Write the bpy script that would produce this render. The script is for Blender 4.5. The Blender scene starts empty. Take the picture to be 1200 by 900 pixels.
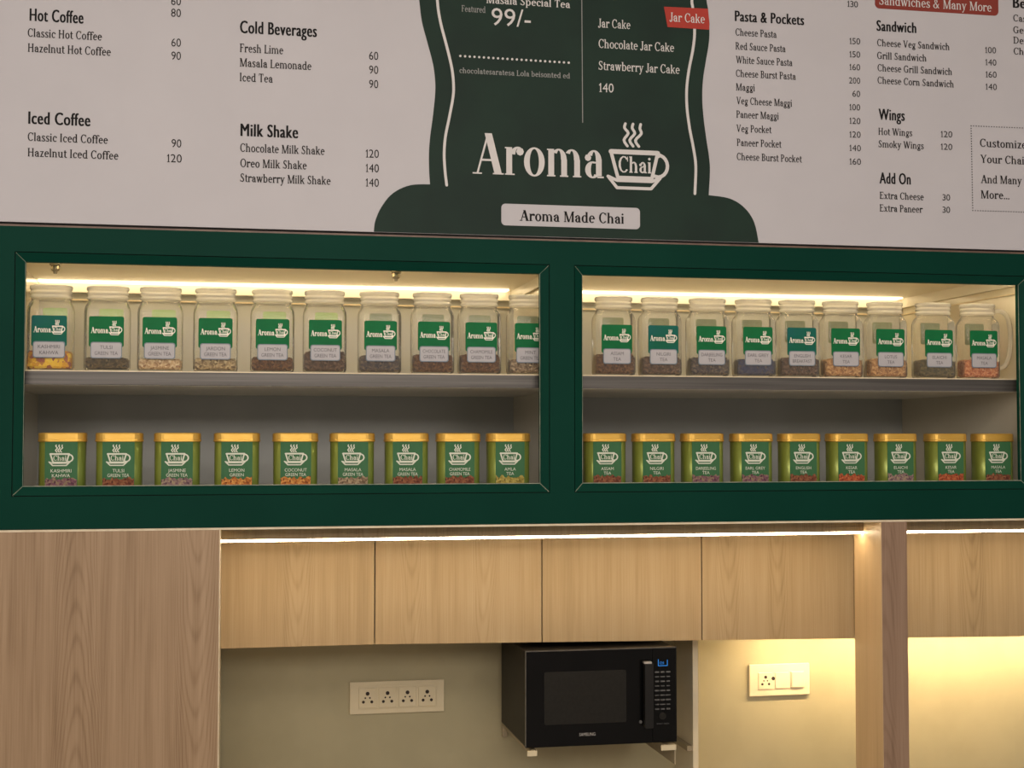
import bpy, bmesh, random
from math import sin, cos, tan, atan, pi, radians, hypot, sqrt
from mathutils import Vector

scene = bpy.context.scene
COL = scene.collection
random.seed(7)

# ------------------------------------------------------------------ camera
F_PX = 1664.0                       # focal length for a 1200 px wide frame
YAW, PITCH = atan(328 / 1664), atan(66 / 1664)
CAM = Vector((0.0, -4.0, 1.6))
cd = bpy.data.cameras.new('camera')
cd.sensor_width = 36.0
cd.lens = F_PX / 1200 * 36
cam = bpy.data.objects.new('camera', cd)
cam.location = CAM
cam.rotation_euler = (pi / 2 + PITCH, 0, -YAW)
COL.objects.link(cam)
scene.camera = cam
CF = Vector((sin(YAW) * cos(PITCH), cos(YAW) * cos(PITCH), sin(PITCH)))
CR = Vector((cos(YAW), -sin(YAW), 0))
CU = CR.cross(CF)


def at(px, py, Y):
    """World point on the wall-parallel plane y = Y seen at a photograph position."""
    d = CF + CR * ((px - 600) / F_PX) + CU * ((450 - py) / F_PX)
    return CAM + d * ((Y - CAM.y) / d.y)


# ------------------------------------------------------------------ light and view
w = bpy.data.worlds.new('room_light')
scene.world = w
w.use_nodes = True
w.node_tree.nodes['Background'].inputs[0].default_value = (1.0, 0.90, 0.84, 1)
w.node_tree.nodes['Background'].inputs[1].default_value = 0.36


def area(name, loc, target, sx, sy, power, color):
    l = bpy.data.lights.new(name, 'AREA')
    l.shape = 'RECTANGLE'
    l.size, l.size_y, l.energy, l.color = sx, sy, power, color
    o = bpy.data.objects.new(name, l)
    o.location = loc
    o.rotation_euler = (Vector(target) - Vector(loc)).to_track_quat('-Z', 'Y').to_euler()
    COL.objects.link(o)
    return o


area('shop_ceiling_light', (0.2, -3.0, 3.12), (0.9, 0, 1.7), 3.6, 1.0, 50, (1.0, 0.90, 0.81))
area('shop_ceiling_light_far', (0.2, -6.2, 3.12), (0.9, 0, 1.3), 4.5, 1.6, 205, (1.0, 0.90, 0.81))
LED_DISPLAY = 4.6
LED_LIP = 30.0
LED_FASCIA = 30.0
LED_UNDER = 160.0
scene.view_settings.view_transform = 'Standard'
scene.view_settings.look = 'None'
scene.view_settings.gamma = 1.0
scene.view_settings.use_curve_mapping = False
scene.view_settings.exposure = 0.0


# ------------------------------------------------------------------ materials
def lin(c):
    c /= 255.0
    return c / 12.92 if c <= 0.04045 else ((c + 0.055) / 1.055) ** 2.4


def rgb(r, g, b):
    return (lin(r), lin(g), lin(b), 1.0)


def mat(name, col, rough=0.5, metal=0.0, spec=0.5, noise=None, bump=0.0, coat=0.0):
    """Principled material whose colour is broken up by procedural noise.
    noise = (second colour, (sx, sy, sz), low, high)"""
    m = bpy.data.materials.new(name)
    m.use_nodes = True
    nt = m.node_tree
    b = nt.nodes['Principled BSDF']
    b.inputs['Base Color'].default_value = col
    b.inputs['Roughness'].default_value = rough
    b.inputs['Metallic'].default_value = metal
    b.inputs['Specular IOR Level'].default_value = spec
    b.inputs['Coat Weight'].default_value = coat
    if noise:
        col2, sc, lo, hi = noise
        tc = nt.nodes.new('ShaderNodeTexCoord')
        mp = nt.nodes.new('ShaderNodeMapping')
        mp.inputs['Scale'].default_value = sc
        nt.links.new(tc.outputs['Object'], mp.inputs['Vector'])
        n = nt.nodes.new('ShaderNodeTexNoise')
        n.inputs['Scale'].default_value = 1.0
        n.inputs['Detail'].default_value = 3.0
        nt.links.new(mp.outputs[0], n.inputs['Vector'])
        r = nt.nodes.new('ShaderNodeValToRGB')
        r.color_ramp.elements[0].position = lo
        r.color_ramp.elements[1].position = hi
        r.color_ramp.elements[0].color = col
        r.color_ramp.elements[1].color = col2
        nt.links.new(n.outputs['Fac'], r.inputs['Fac'])
        nt.links.new(r.outputs['Color'], b.inputs['Base Color'])
        if bump:
            bp = nt.nodes.new('ShaderNodeBump')
            bp.inputs['Strength'].default_value = bump
            bp.inputs['Distance'].default_value = 0.004
            nt.links.new(n.outputs['Fac'], bp.inputs['Height'])
            nt.links.new(bp.outputs[0], b.inputs['Normal'])
    return m


def emit(name, col, strength):
    m = bpy.data.materials.new(name)
    m.use_nodes = True
    nt = m.node_tree
    nt.nodes.remove(nt.nodes['Principled BSDF'])
    e = nt.nodes.new('ShaderNodeEmission')
    e.inputs[0].default_value = col
    e.inputs[1].default_value = strength
    nt.links.new(e.outputs[0], nt.nodes['Material Output'].inputs[0])
    return m


def glass(name, tint, milk, milk_col, rough=0.04, through=0.5, edge=0.42):
    """Thin clear glass: mostly transparent, fresnel gloss, a little milkiness, and edges whitened in place of reflections."""
    m = bpy.data.materials.new(name)
    m.use_nodes = True
    nt = m.node_tree
    nt.nodes.remove(nt.nodes['Principled BSDF'])
    N, L = nt.nodes.new, nt.links.new
    tr = N('ShaderNodeBsdfTransparent')
    tr.inputs[0].default_value = tint
    gl = N('ShaderNodeBsdfGlossy')
    gl.inputs['Roughness'].default_value = rough
    tl = N('ShaderNodeBsdfTranslucent')
    tl.inputs[0].default_value = milk_col
    df = N('ShaderNodeBsdfDiffuse')
    df.inputs[0].default_value = milk_col
    md = N('ShaderNodeMixShader')
    md.inputs[0].default_value = through
    L(df.outputs[0], md.inputs[1])
    L(tl.outputs[0], md.inputs[2])
    lw = N('ShaderNodeLayerWeight')
    lw.inputs['Blend'].default_value = 0.35
    mm = N('ShaderNodeMath')
    mm.operation = 'MULTIPLY_ADD'
    mm.inputs[1].default_value = edge  # white mixed in towards the edges, standing in for reflections in the glass
    mm.inputs[2].default_value = milk
    L(lw.outputs['Facing'], mm.inputs[0])
    m1 = N('ShaderNodeMixShader')
    L(mm.outputs[0], m1.inputs[0])
    L(tr.outputs[0], m1.inputs[1])
    L(md.outputs[0], m1.inputs[2])
    fr = N('ShaderNodeFresnel')
    fr.inputs[0].default_value = 1.25
    m2 = N('ShaderNodeMixShader')
    L(fr.outputs[0], m2.inputs[0])
    L(m1.outputs[0], m2.inputs[1])
    L(gl.outputs[0], m2.inputs[2])
    L(m2.outputs[0], nt.nodes['Material Output'].inputs[0])
    return m


def wood(name, base, dark, light, centres, rough=0.42):
    """Vertical-grain laminate. centres = [(u, half width, curvature, sign)] of the cathedral figures."""
    m = bpy.data.materials.new(name)
    m.use_nodes = True
    nt = m.node_tree
    b = nt.nodes['Principled BSDF']
    b.inputs['Roughness'].default_value = rough
    b.inputs['Specular IOR Level'].default_value = 0.35
    L = nt.links.new

    def M(op, a, c=0.0, d=None):
        n = nt.nodes.new('ShaderNodeMath')
        n.operation = op
        for i, v in enumerate((a, c) if d is None else (a, c, d)):
            if isinstance(v, (int, float)):
                n.inputs[i].default_value = v
            else:
                L(v, n.inputs[i])
        return n.outputs[0]

    def noise(sx, sz, detail=2.0, off=0.0):
        c = nt.nodes.new('ShaderNodeCombineXYZ')
        L(M('MULTIPLY', u, sx), c.inputs[0])
        L(M('MULTIPLY_ADD', z, sz, off), c.inputs[2])
        n = nt.nodes.new('ShaderNodeTexNoise')
        n.inputs['Scale'].default_value = 1.0
        n.inputs['Detail'].default_value = detail
        L(c.outputs[0], n.inputs['Vector'])
        return n.outputs['Fac']
    g = nt.nodes.new('ShaderNodeNewGeometry')
    s = nt.nodes.new('ShaderNodeSeparateXYZ')
    L(g.outputs['Position'], s.inputs[0])
    u = M('MULTIPLY_ADD', s.outputs[1], 0.83, s.outputs[0])
    z = s.outputs[2]
    warp = noise(5, 3.0, 1.0, 3.0)
    uw = M('MULTIPLY_ADD', M('SUBTRACT', warp, 0.5), 0.035, u)
    fine = noise(260, 4.0, 2.0)
    mid = noise(34, 1.1, 2.0, 9.0)
    broad = noise(5, 0.5, 1.0, 5.0)
    tot = M('MULTIPLY', M('SUBTRACT', fine, 0.5), 0.75)
    tot = M('MULTIPLY_ADD', M('SUBTRACT', mid, 0.5), 0.8, tot)
    tot = M('MULTIPLY_ADD', M('SUBTRACT', broad, 0.5), 0.5, tot)
    for (c, hw, k, sg) in centres:
        du = M('SUBTRACT', uw, c)
        q = M('MULTIPLY', M('MULTIPLY', du, du), k * sg)
        v = M('SUBTRACT', z, q)
        ring = M('SINE', M('MULTIPLY_ADD', warp, 9.0, M('MULTIPLY', v, 62.0)))
        ring2 = M('POWER', M('MULTIPLY_ADD', ring, 0.5, 0.5), 3.0)
        mask = M('MAXIMUM', M('SUBTRACT', 1.0, M('DIVIDE', M('ABSOLUTE', du), hw)), 0.0)
        mask = M('MINIMUM', M('MULTIPLY', mask, 2.2), 1.0)
        tot = M('SUBTRACT', tot, M('MULTIPLY', M('MULTIPLY', ring2, mask), 0.22))
    r = nt.nodes.new('ShaderNodeValToRGB')
    cr = r.color_ramp
    cr.elements[0].position, cr.elements[0].color = 0.0, dark
    cr.elements[1].position, cr.elements[1].color = 1.0, light
    e = cr.elements.new(0.5)
    e.color = base
    L(M('ADD', tot, 0.5), r.inputs['Fac'])
    L(r.outputs['Color'], b.inputs['Base Color'])
    return m


GREEN = mat('green_laminate', (0.0025, 0.038, 0.025, 1), 0.5, spec=0.05, noise=((0.0031, 0.043, 0.028, 1), (3, 3, 3), 0.35, 0.65))
GREEN_EDGE = mat('worn_edge', rgb(120, 135, 115), 0.5, noise=(rgb(160, 160, 140), (40, 40, 40), 0.4, 0.6))
CREAM = mat('cream_laminate', (0.86, 0.82, 0.72, 1), 0.3, noise=((0.84, 0.80, 0.70, 1), (8, 8, 8), 0.4, 0.6))
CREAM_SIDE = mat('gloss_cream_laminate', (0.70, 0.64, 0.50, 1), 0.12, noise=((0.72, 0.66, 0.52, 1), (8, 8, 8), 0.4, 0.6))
BACK = mat('grey_back_panel', (0.46, 0.475, 0.455, 1), 0.25, noise=((0.49, 0.505, 0.485, 1), (6, 6, 2), 0.35, 0.65))
STEEL = mat('brushed_steel', (0.075, 0.069, 0.062, 1), 0.42, 0.45, noise=((0.12, 0.11, 0.10, 1), (2, 40, 160), 0.35, 0.65))
EDGE_LIGHT = mat('pale_edge', rgb(235, 220, 190), 0.35, noise=(rgb(225, 208, 175), (30, 30, 30), 0.4, 0.6))
WALLM = mat('cream_wall_paint', (0.38, 0.335, 0.20, 1), 0.55, noise=((0.40, 0.352, 0.212, 1), (7, 7, 7), 0.4, 0.6))
FLOORM = mat('floor_tile', (0.35, 0.32, 0.28, 1), 0.4, noise=((0.42, 0.38, 0.33, 1), (4, 4, 4), 0.35, 0.65))
CEILM = mat('ceiling_paint', (0.75, 0.73, 0.70, 1), 0.8, noise=((0.78, 0.76, 0.73, 1), (4, 4, 4), 0.4, 0.6))
BOARD = mat('printed_board_white', (0.555, 0.535, 0.555, 1), 0.55, spec=0.2, noise=((0.57, 0.55, 0.57, 1), (5, 5, 5), 0.35, 0.65))
BOARD_EDGE = mat('board_edge', rgb(105, 80, 68), 0.5, noise=(rgb(120, 95, 80), (20, 20, 20), 0.4, 0.6))
DARKGAP = mat('dark_gap', (0.01, 0.008, 0.006, 1), 0.8, noise=((0.012, 0.01, 0.008, 1), (9, 9, 9), 0.4, 0.6))
EMBLEM = mat('emblem_green', (0.012, 0.027, 0.020, 1), 0.6, spec=0.2, noise=((0.0135, 0.033, 0.023, 1), (5, 5, 5), 0.4, 0.6))
INK = mat('black_ink', (0.008, 0.007, 0.007, 1), 0.7, spec=0.2, noise=((0.010, 0.009, 0.009, 1), (30, 30, 30), 0.4, 0.6))
INK2 = mat('soft_black_ink', (0.018, 0.015, 0.014, 1), 0.7, spec=0.2, noise=((0.021, 0.018, 0.017, 1), (30, 30, 30), 0.4, 0.6))
WHITEINK = mat('white_print', (0.66, 0.63, 0.61, 1), 0.55, noise=((0.68, 0.65, 0.63, 1), (30, 30, 30), 0.4, 0.6))
GREYINK = mat('grey_print', (0.28, 0.28, 0.27, 1), 0.55, noise=((0.3, 0.3, 0.29, 1), (30, 30, 30), 0.4, 0.6))
REDTAG = mat('red_print', (0.43, 0.050, 0.036, 1), 0.6, spec=0.2, noise=((0.45, 0.053, 0.038, 1), (8, 8, 8), 0.4, 0.6))
BRICKRED = mat('brick_red_print', (0.25, 0.045, 0.032, 1), 0.6, spec=0.2, noise=((0.265, 0.048, 0.035, 1), (8, 8, 8), 0.4, 0.6))
WOOD_TALL = wood('brown_grey_wood', (0.385, 0.257, 0.150, 1), (0.235, 0.145, 0.076, 1), (0.49, 0.345, 0.22, 1),
                 [(-0.405, 0.085, 150, -1), (-0.09, 0.085, 150, 1), (-0.66, 0.07, 110, 1)])
WOOD_POST = wood('post_wood', (0.29, 0.185, 0.12, 1), (0.19, 0.115, 0.07, 1), (0.37, 0.25, 0.17, 1),
                 [(1.93, 0.05, 150, -1)])
WOOD_POST_SIDE = wood('post_side_wood', (0.58, 0.41, 0.225, 1), (0.47, 0.32, 0.16, 1), (0.65, 0.47, 0.28, 1), [])
WOOD_DOOR = wood('honey_wood', (0.395, 0.28, 0.148, 1), (0.265, 0.183, 0.09, 1), (0.465, 0.355, 0.215, 1),
                 [(0.50, 0.07, 190, 1), (0.84, 0.06, 210, 1), (1.07, 0.06, 210, 1), (1.87, 0.07, 170, 1), (2.03, 0.05, 200, 1),
                  (2.72, 0.07, 190, 1)])
LED_M = emit('warm_led', (1.0, 0.77, 0.44, 1), LED_DISPLAY)
LED_L = emit('warm_led_lip', (1.0, 0.78, 0.47, 1), LED_LIP)
LED_F = emit('warm_led_fascia', (1.0, 0.80, 0.52, 1), LED_FASCIA)
LED_U = emit('warm_led_under', (1.0, 0.74, 0.44, 1), LED_UNDER)
JAR_GLASS = glass('jar_glass', (0.985, 0.985, 0.96, 1), 0.085, (0.99, 0.96, 0.86, 1), 0.04, 0.5, 0.42)
LID_PLASTIC = glass('clear_lid', (0.97, 0.97, 0.93, 1), 0.55, (0.99, 0.95, 0.84, 1), 0.08, 0.6, 0.2)
JLABEL = mat('jar_label_green', (0.002, 0.125, 0.037, 1), 0.6, spec=0.2, noise=((0.0025, 0.14, 0.043, 1), (30, 30, 30), 0.4, 0.6))
JLABEL_TEAL = mat('jar_label_teal', (0.003, 0.115, 0.065, 1), 0.6, spec=0.2, noise=((0.006, 0.105, 0.11, 1), (14, 14, 14), 0.35, 0.7))
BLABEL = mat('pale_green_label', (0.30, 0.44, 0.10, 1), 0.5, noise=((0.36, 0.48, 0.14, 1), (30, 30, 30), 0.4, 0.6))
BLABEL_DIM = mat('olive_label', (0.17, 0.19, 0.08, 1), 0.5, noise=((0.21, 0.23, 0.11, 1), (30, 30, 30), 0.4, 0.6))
PLATE = mat('name_plate_white', (0.44, 0.425, 0.445, 1), 0.55, noise=((0.46, 0.445, 0.465, 1), (30, 30, 30), 0.4, 0.6))
PLATE_RIM = mat('name_plate_rim', (0.16, 0.20, 0.24, 1), 0.5, noise=((0.19, 0.23, 0.27, 1), (30, 30, 30), 0.4, 0.6))
PLATE_INK = mat('name_plate_ink', (0.10, 0.09, 0.10, 1), 0.6, noise=((0.12, 0.11, 0.12, 1), (60, 60, 60), 0.4, 0.6))
LOGO_CREAM = mat('logo_cream', (0.82, 0.80, 0.70, 1), 0.5, noise=((0.85, 0.83, 0.73, 1), (60, 60, 60), 0.4, 0.6))
TIN = mat('tin_olive_green', (0.27, 0.30, 0.05, 1), 0.32, 0.35, noise=((0.20, 0.27, 0.055, 1), (16, 16, 5), 0.3, 0.7))
TIN_LABEL = mat('tin_label_green', (0.036, 0.14, 0.052, 1), 0.55, spec=0.25, noise=((0.05, 0.16, 0.065, 1), (26, 26, 8), 0.35, 0.7))
GOLD = mat('gold_lid', (0.72, 0.42, 0.07, 1), 0.32, 0.55, noise=((0.78, 0.48, 0.10, 1), (22, 22, 50), 0.35, 0.65))
TINTEXT = mat('tin_print_cream', (0.70, 0.72, 0.58, 1), 0.5, noise=((0.74, 0.75, 0.62, 1), (60, 60, 60), 0.4, 0.6))
PLASTIC_BLACK = mat('black_plastic', (0.008, 0.0075, 0.007, 1), 0.4, spec=0.3, noise=((0.010, 0.009, 0.0085, 1), (12, 12, 12), 0.4, 0.6))
PANEL_BLACK = mat('black_gloss', (0.0028, 0.0028, 0.003, 1), 0.14, spec=0.2, noise=((0.0034, 0.0034, 0.0036, 1), (12, 12, 12), 0.4, 0.6))
OVEN_WINDOW = mat('oven_window', (0.014, 0.013, 0.011, 1), 0.3, spec=0.2, noise=((0.017, 0.016, 0.0135, 1), (90, 90, 90), 0.4, 0.6))
CASE_DARK = mat('dark_case_metal', (0.006, 0.005, 0.0045, 1), 0.45, 0.1, spec=0.2, noise=((0.008, 0.0068, 0.006, 1), (14, 14, 14), 0.4, 0.6))
TRIM_GREY = mat('edge_trim_grey', (0.10, 0.09, 0.08, 1), 0.35, 0.5, noise=((0.13, 0.12, 0.10, 1), (30, 30, 30), 0.4, 0.6))
BUTTON = mat('button_grey', (0.065, 0.065, 0.065, 1), 0.5, noise=((0.12, 0.12, 0.12, 1), (90, 90, 90), 0.4, 0.6))
CHROME = mat('brushed_chrome', (0.62, 0.58, 0.52, 1), 0.3, 0.9, noise=((0.7, 0.66, 0.6, 1), (60, 4, 60), 0.4, 0.6))
BLUE_DISP = emit('blue_display', (0.05, 0.30, 0.85, 1), 0.9)
SOCKET = mat('ivory_plastic', (0.66, 0.57, 0.38, 1), 0.35, noise=((0.68, 0.59, 0.40, 1), (20, 20, 20), 0.4, 0.6))
HOLE = mat('pin_hole_dark', (0.02, 0.010, 0.006, 1), 0.7, noise=((0.025, 0.013, 0.008, 1), (40, 40, 40), 0.4, 0.6))
BRACKET = mat('shaded_ivory', (0.34, 0.28, 0.18, 1), 0.5, noise=((0.37, 0.31, 0.20, 1), (20, 20, 20), 0.4, 0.6))  # ivory darkened: the shade under the microwave is put into this colour
FITTING = mat('brass_fitting', (0.28, 0.22, 0.12, 1), 0.35, 0.7, noise=((0.36, 0.29, 0.17, 1), (50, 50, 50), 0.4, 0.6))
DIVIDER = mat('beige_laminate', (0.74, 0.66, 0.48, 1), 0.45, noise=((0.77, 0.69, 0.51, 1), (8, 8, 4), 0.4, 0.6))


# ------------------------------------------------------------------ mesh builder
class MB:
    def __init__(self):
        self.v, self.f = [], []

    def add(self, vs, fs):
        o = len(self.v)
        self.v += [tuple(p) for p in vs]
        self.f += [tuple(i + o for i in f) for f in fs]
        return self

    def box(self, x0, x1, y0, y1, z0, z1, bev=0.0):
        if bev <= 0:
            vs = [(x, y, z) for z in (z0, z1) for y in (y0, y1) for x in (x0, x1)]
            return self.add(vs, [(0, 2, 3, 1), (4, 5, 7, 6), (0, 1, 5, 4), (2, 6, 7, 3), (0, 4, 6, 2), (1, 3, 7, 5)])
        bm = bmesh.new()
        bmesh.ops.create_cube(bm, size=1.0)
        for q in bm.verts:
            q.co = Vector(((x0 + x1) / 2 + q.co.x * (x1 - x0), (y0 + y1) / 2 + q.co.y * (y1 - y0), (z0 + z1) / 2 + q.co.z * (z1 - z0)))
        bmesh.ops.bevel(bm, geom=bm.edges[:], offset=bev, segments=2, affect='EDGES', profile=0.6)
        bm.verts.index_update()
        self.add([q.co for q in bm.verts], [[q.index for q in f.verts] for f in bm.faces])
        bm.free()
        return self

    def prism(self, poly, y0, y1):
        """poly: (x, z) counter-clockwise seen from -y; a plate from y0 (front) to y1 (back)."""
        n = len(poly)
        vs = [(x, y0, z) for x, z in poly] + [(x, y1, z) for x, z in poly]
        fs = [tuple(range(n)), tuple(range(2 * n - 1, n - 1, -1))]
        fs += [(i, i + n, (i + 1) % n + n, (i + 1) % n) for i in range(n)]
        return self.add(vs, fs)

    def loft(self, rings, cap0=True, cap1=True):
        n = len(rings[0])
        vs = [p for r in rings for p in r]
        fs = []
        for k in range(len(rings) - 1):
            for i in range(n):
                j = (i + 1) % n
                fs.append((k * n + i, k * n + j, (k + 1) * n + j, (k + 1) * n + i))
        if cap0:
            fs.append(tuple(range(n - 1, -1, -1)))
        if cap1:
            b = (len(rings) - 1) * n
            fs.append(tuple(range(b, b + n)))
        return self.add(vs, fs)

    def tube(self, pts, r, n=8):
        """Round tube along a list of points; r is a number or one radius per point."""
        pts = [Vector(p) for p in pts]
        rings = []
        up = None
        for i, p in enumerate(pts):
            t = (pts[min(i + 1, len(pts) - 1)] - pts[max(i - 1, 0)]).normalized()
            if up is None:
                up = t.orthogonal().normalized()
            up = (up - t * up.dot(t)).normalized()
            s = t.cross(up)
            rr = r[i] if isinstance(r, (list, tuple)) else r
            rings.append([p + (up * cos(2 * pi * k / n) + s * sin(2 * pi * k / n)) * rr for k in range(n)])
        return self.loft(rings)

    def flat(self, polys, fn, stagger=True, lift=0.0):
        """2-D polygons laid into space by fn(x, y)."""
        for k, p in enumerate(polys):
            dy = (k % 40) * 1.2e-5 if stagger else lift      # overlapping strokes never share a plane
            q = [fn(x, y) for x, y in p]
            self.add([(c[0], c[1] - dy, c[2]) for c in q], [tuple(range(len(p)))])
        return self

    def mesh(self, name):
        me = bpy.data.meshes.new(name)
        me.from_pydata(self.v, [], self.f)
        me.update()
        return me

    def build(self, name, m, parent=None, smooth=False, loc=None):
        me = self.mesh(name)
        me.materials.append(m)
        if smooth:
            me.polygons.foreach_set('use_smooth', [True] * len(me.polygons))
            me.update()
        o = bpy.data.objects.new(name, me)
        COL.objects.link(o)
        if parent:
            o.parent = parent
        if loc:
            o.location = loc
        return o


def fix_normals(o):
    bm = bmesh.new()
    bm.from_mesh(o.data)
    bmesh.ops.recalc_face_normals(bm, faces=bm.faces[:])
    bm.to_mesh(o.data)
    bm.free()


def tag(o, label=None, cat=None, group=None, kind=None):
    if label:
        o['label'] = label
    if cat:
        o['category'] = cat
    if group:
        o['group'] = group
    if kind:
        o['kind'] = kind
    return o


def empty(name, loc):
    o = bpy.data.objects.new(name, None)
    o.location = loc
    o.empty_display_size = 0.05
    COL.objects.link(o)
    return o


def copy_tree(o, parent=None):
    c = o.copy()
    COL.objects.link(c)
    if parent:
        c.parent = parent
    for ch in list(o.children):
        copy_tree(ch, c)
    return c


def rrect(hx, hy, r, z, n=6):
    r = min(r, hx - 1e-4, hy - 1e-4)
    out = []
    for cx, cy, a0 in ((hx - r, hy - r, 0), (-hx + r, hy - r, 90), (-hx + r, -hy + r, 180), (hx - r, -hy + r, 270)):
        for k in range(n + 1):
            a = radians(a0 + 90 * k / n)
            out.append((cx + r * cos(a), cy + r * sin(a), z))
    return out


def rpoly(x0, x1, z0, z1, r, n=6):
    return [(p[0] + (x0 + x1) / 2, p[1] + (z0 + z1) / 2) for p in rrect((x1 - x0) / 2, (z1 - z0) / 2, r, 0, n)]


# ------------------------------------------------------------------ lettering
def sans(text, space=1.0):
    """Polygons of a line of plain sans lettering, cap height 1, starting at x = 0; returns polys, width."""
    key = (text, space)
    if key in sans.cache:
        return sans.cache[key]
    cu = bpy.data.curves.new('lettering', 'FONT')
    cu.body = text
    cu.resolution_u = 3
    cu.space_character = space
    cu.fill_mode = 'FRONT'
    o = bpy.data.objects.new('lettering', cu)
    COL.objects.link(o)
    dg = bpy.context.evaluated_depsgraph_get()
    me = bpy.data.meshes.new_from_object(o.evaluated_get(dg))
    polys = [[(me.vertices[i].co.x, me.vertices[i].co.y) for i in p.vertices] for p in me.polygons]
    bpy.data.objects.remove(o)
    bpy.data.curves.remove(cu)
    bpy.data.meshes.remove(me)
    xs = [x for p in polys for x, y in p]
    x0, x1 = min(xs), max(xs)
    s = 1.0 / sans.cap
    polys = [[((x - x0) * s, y * s) for x, y in p] for p in polys]
    sans.cache[key] = (polys, (x1 - x0) * s)
    return sans.cache[key]


sans.cache = {}
sans.cap = 1.0
_h = sans('H')[0]
sans.cap = max(y for p in _h for x, y in p)
sans.cache.clear()


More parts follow.
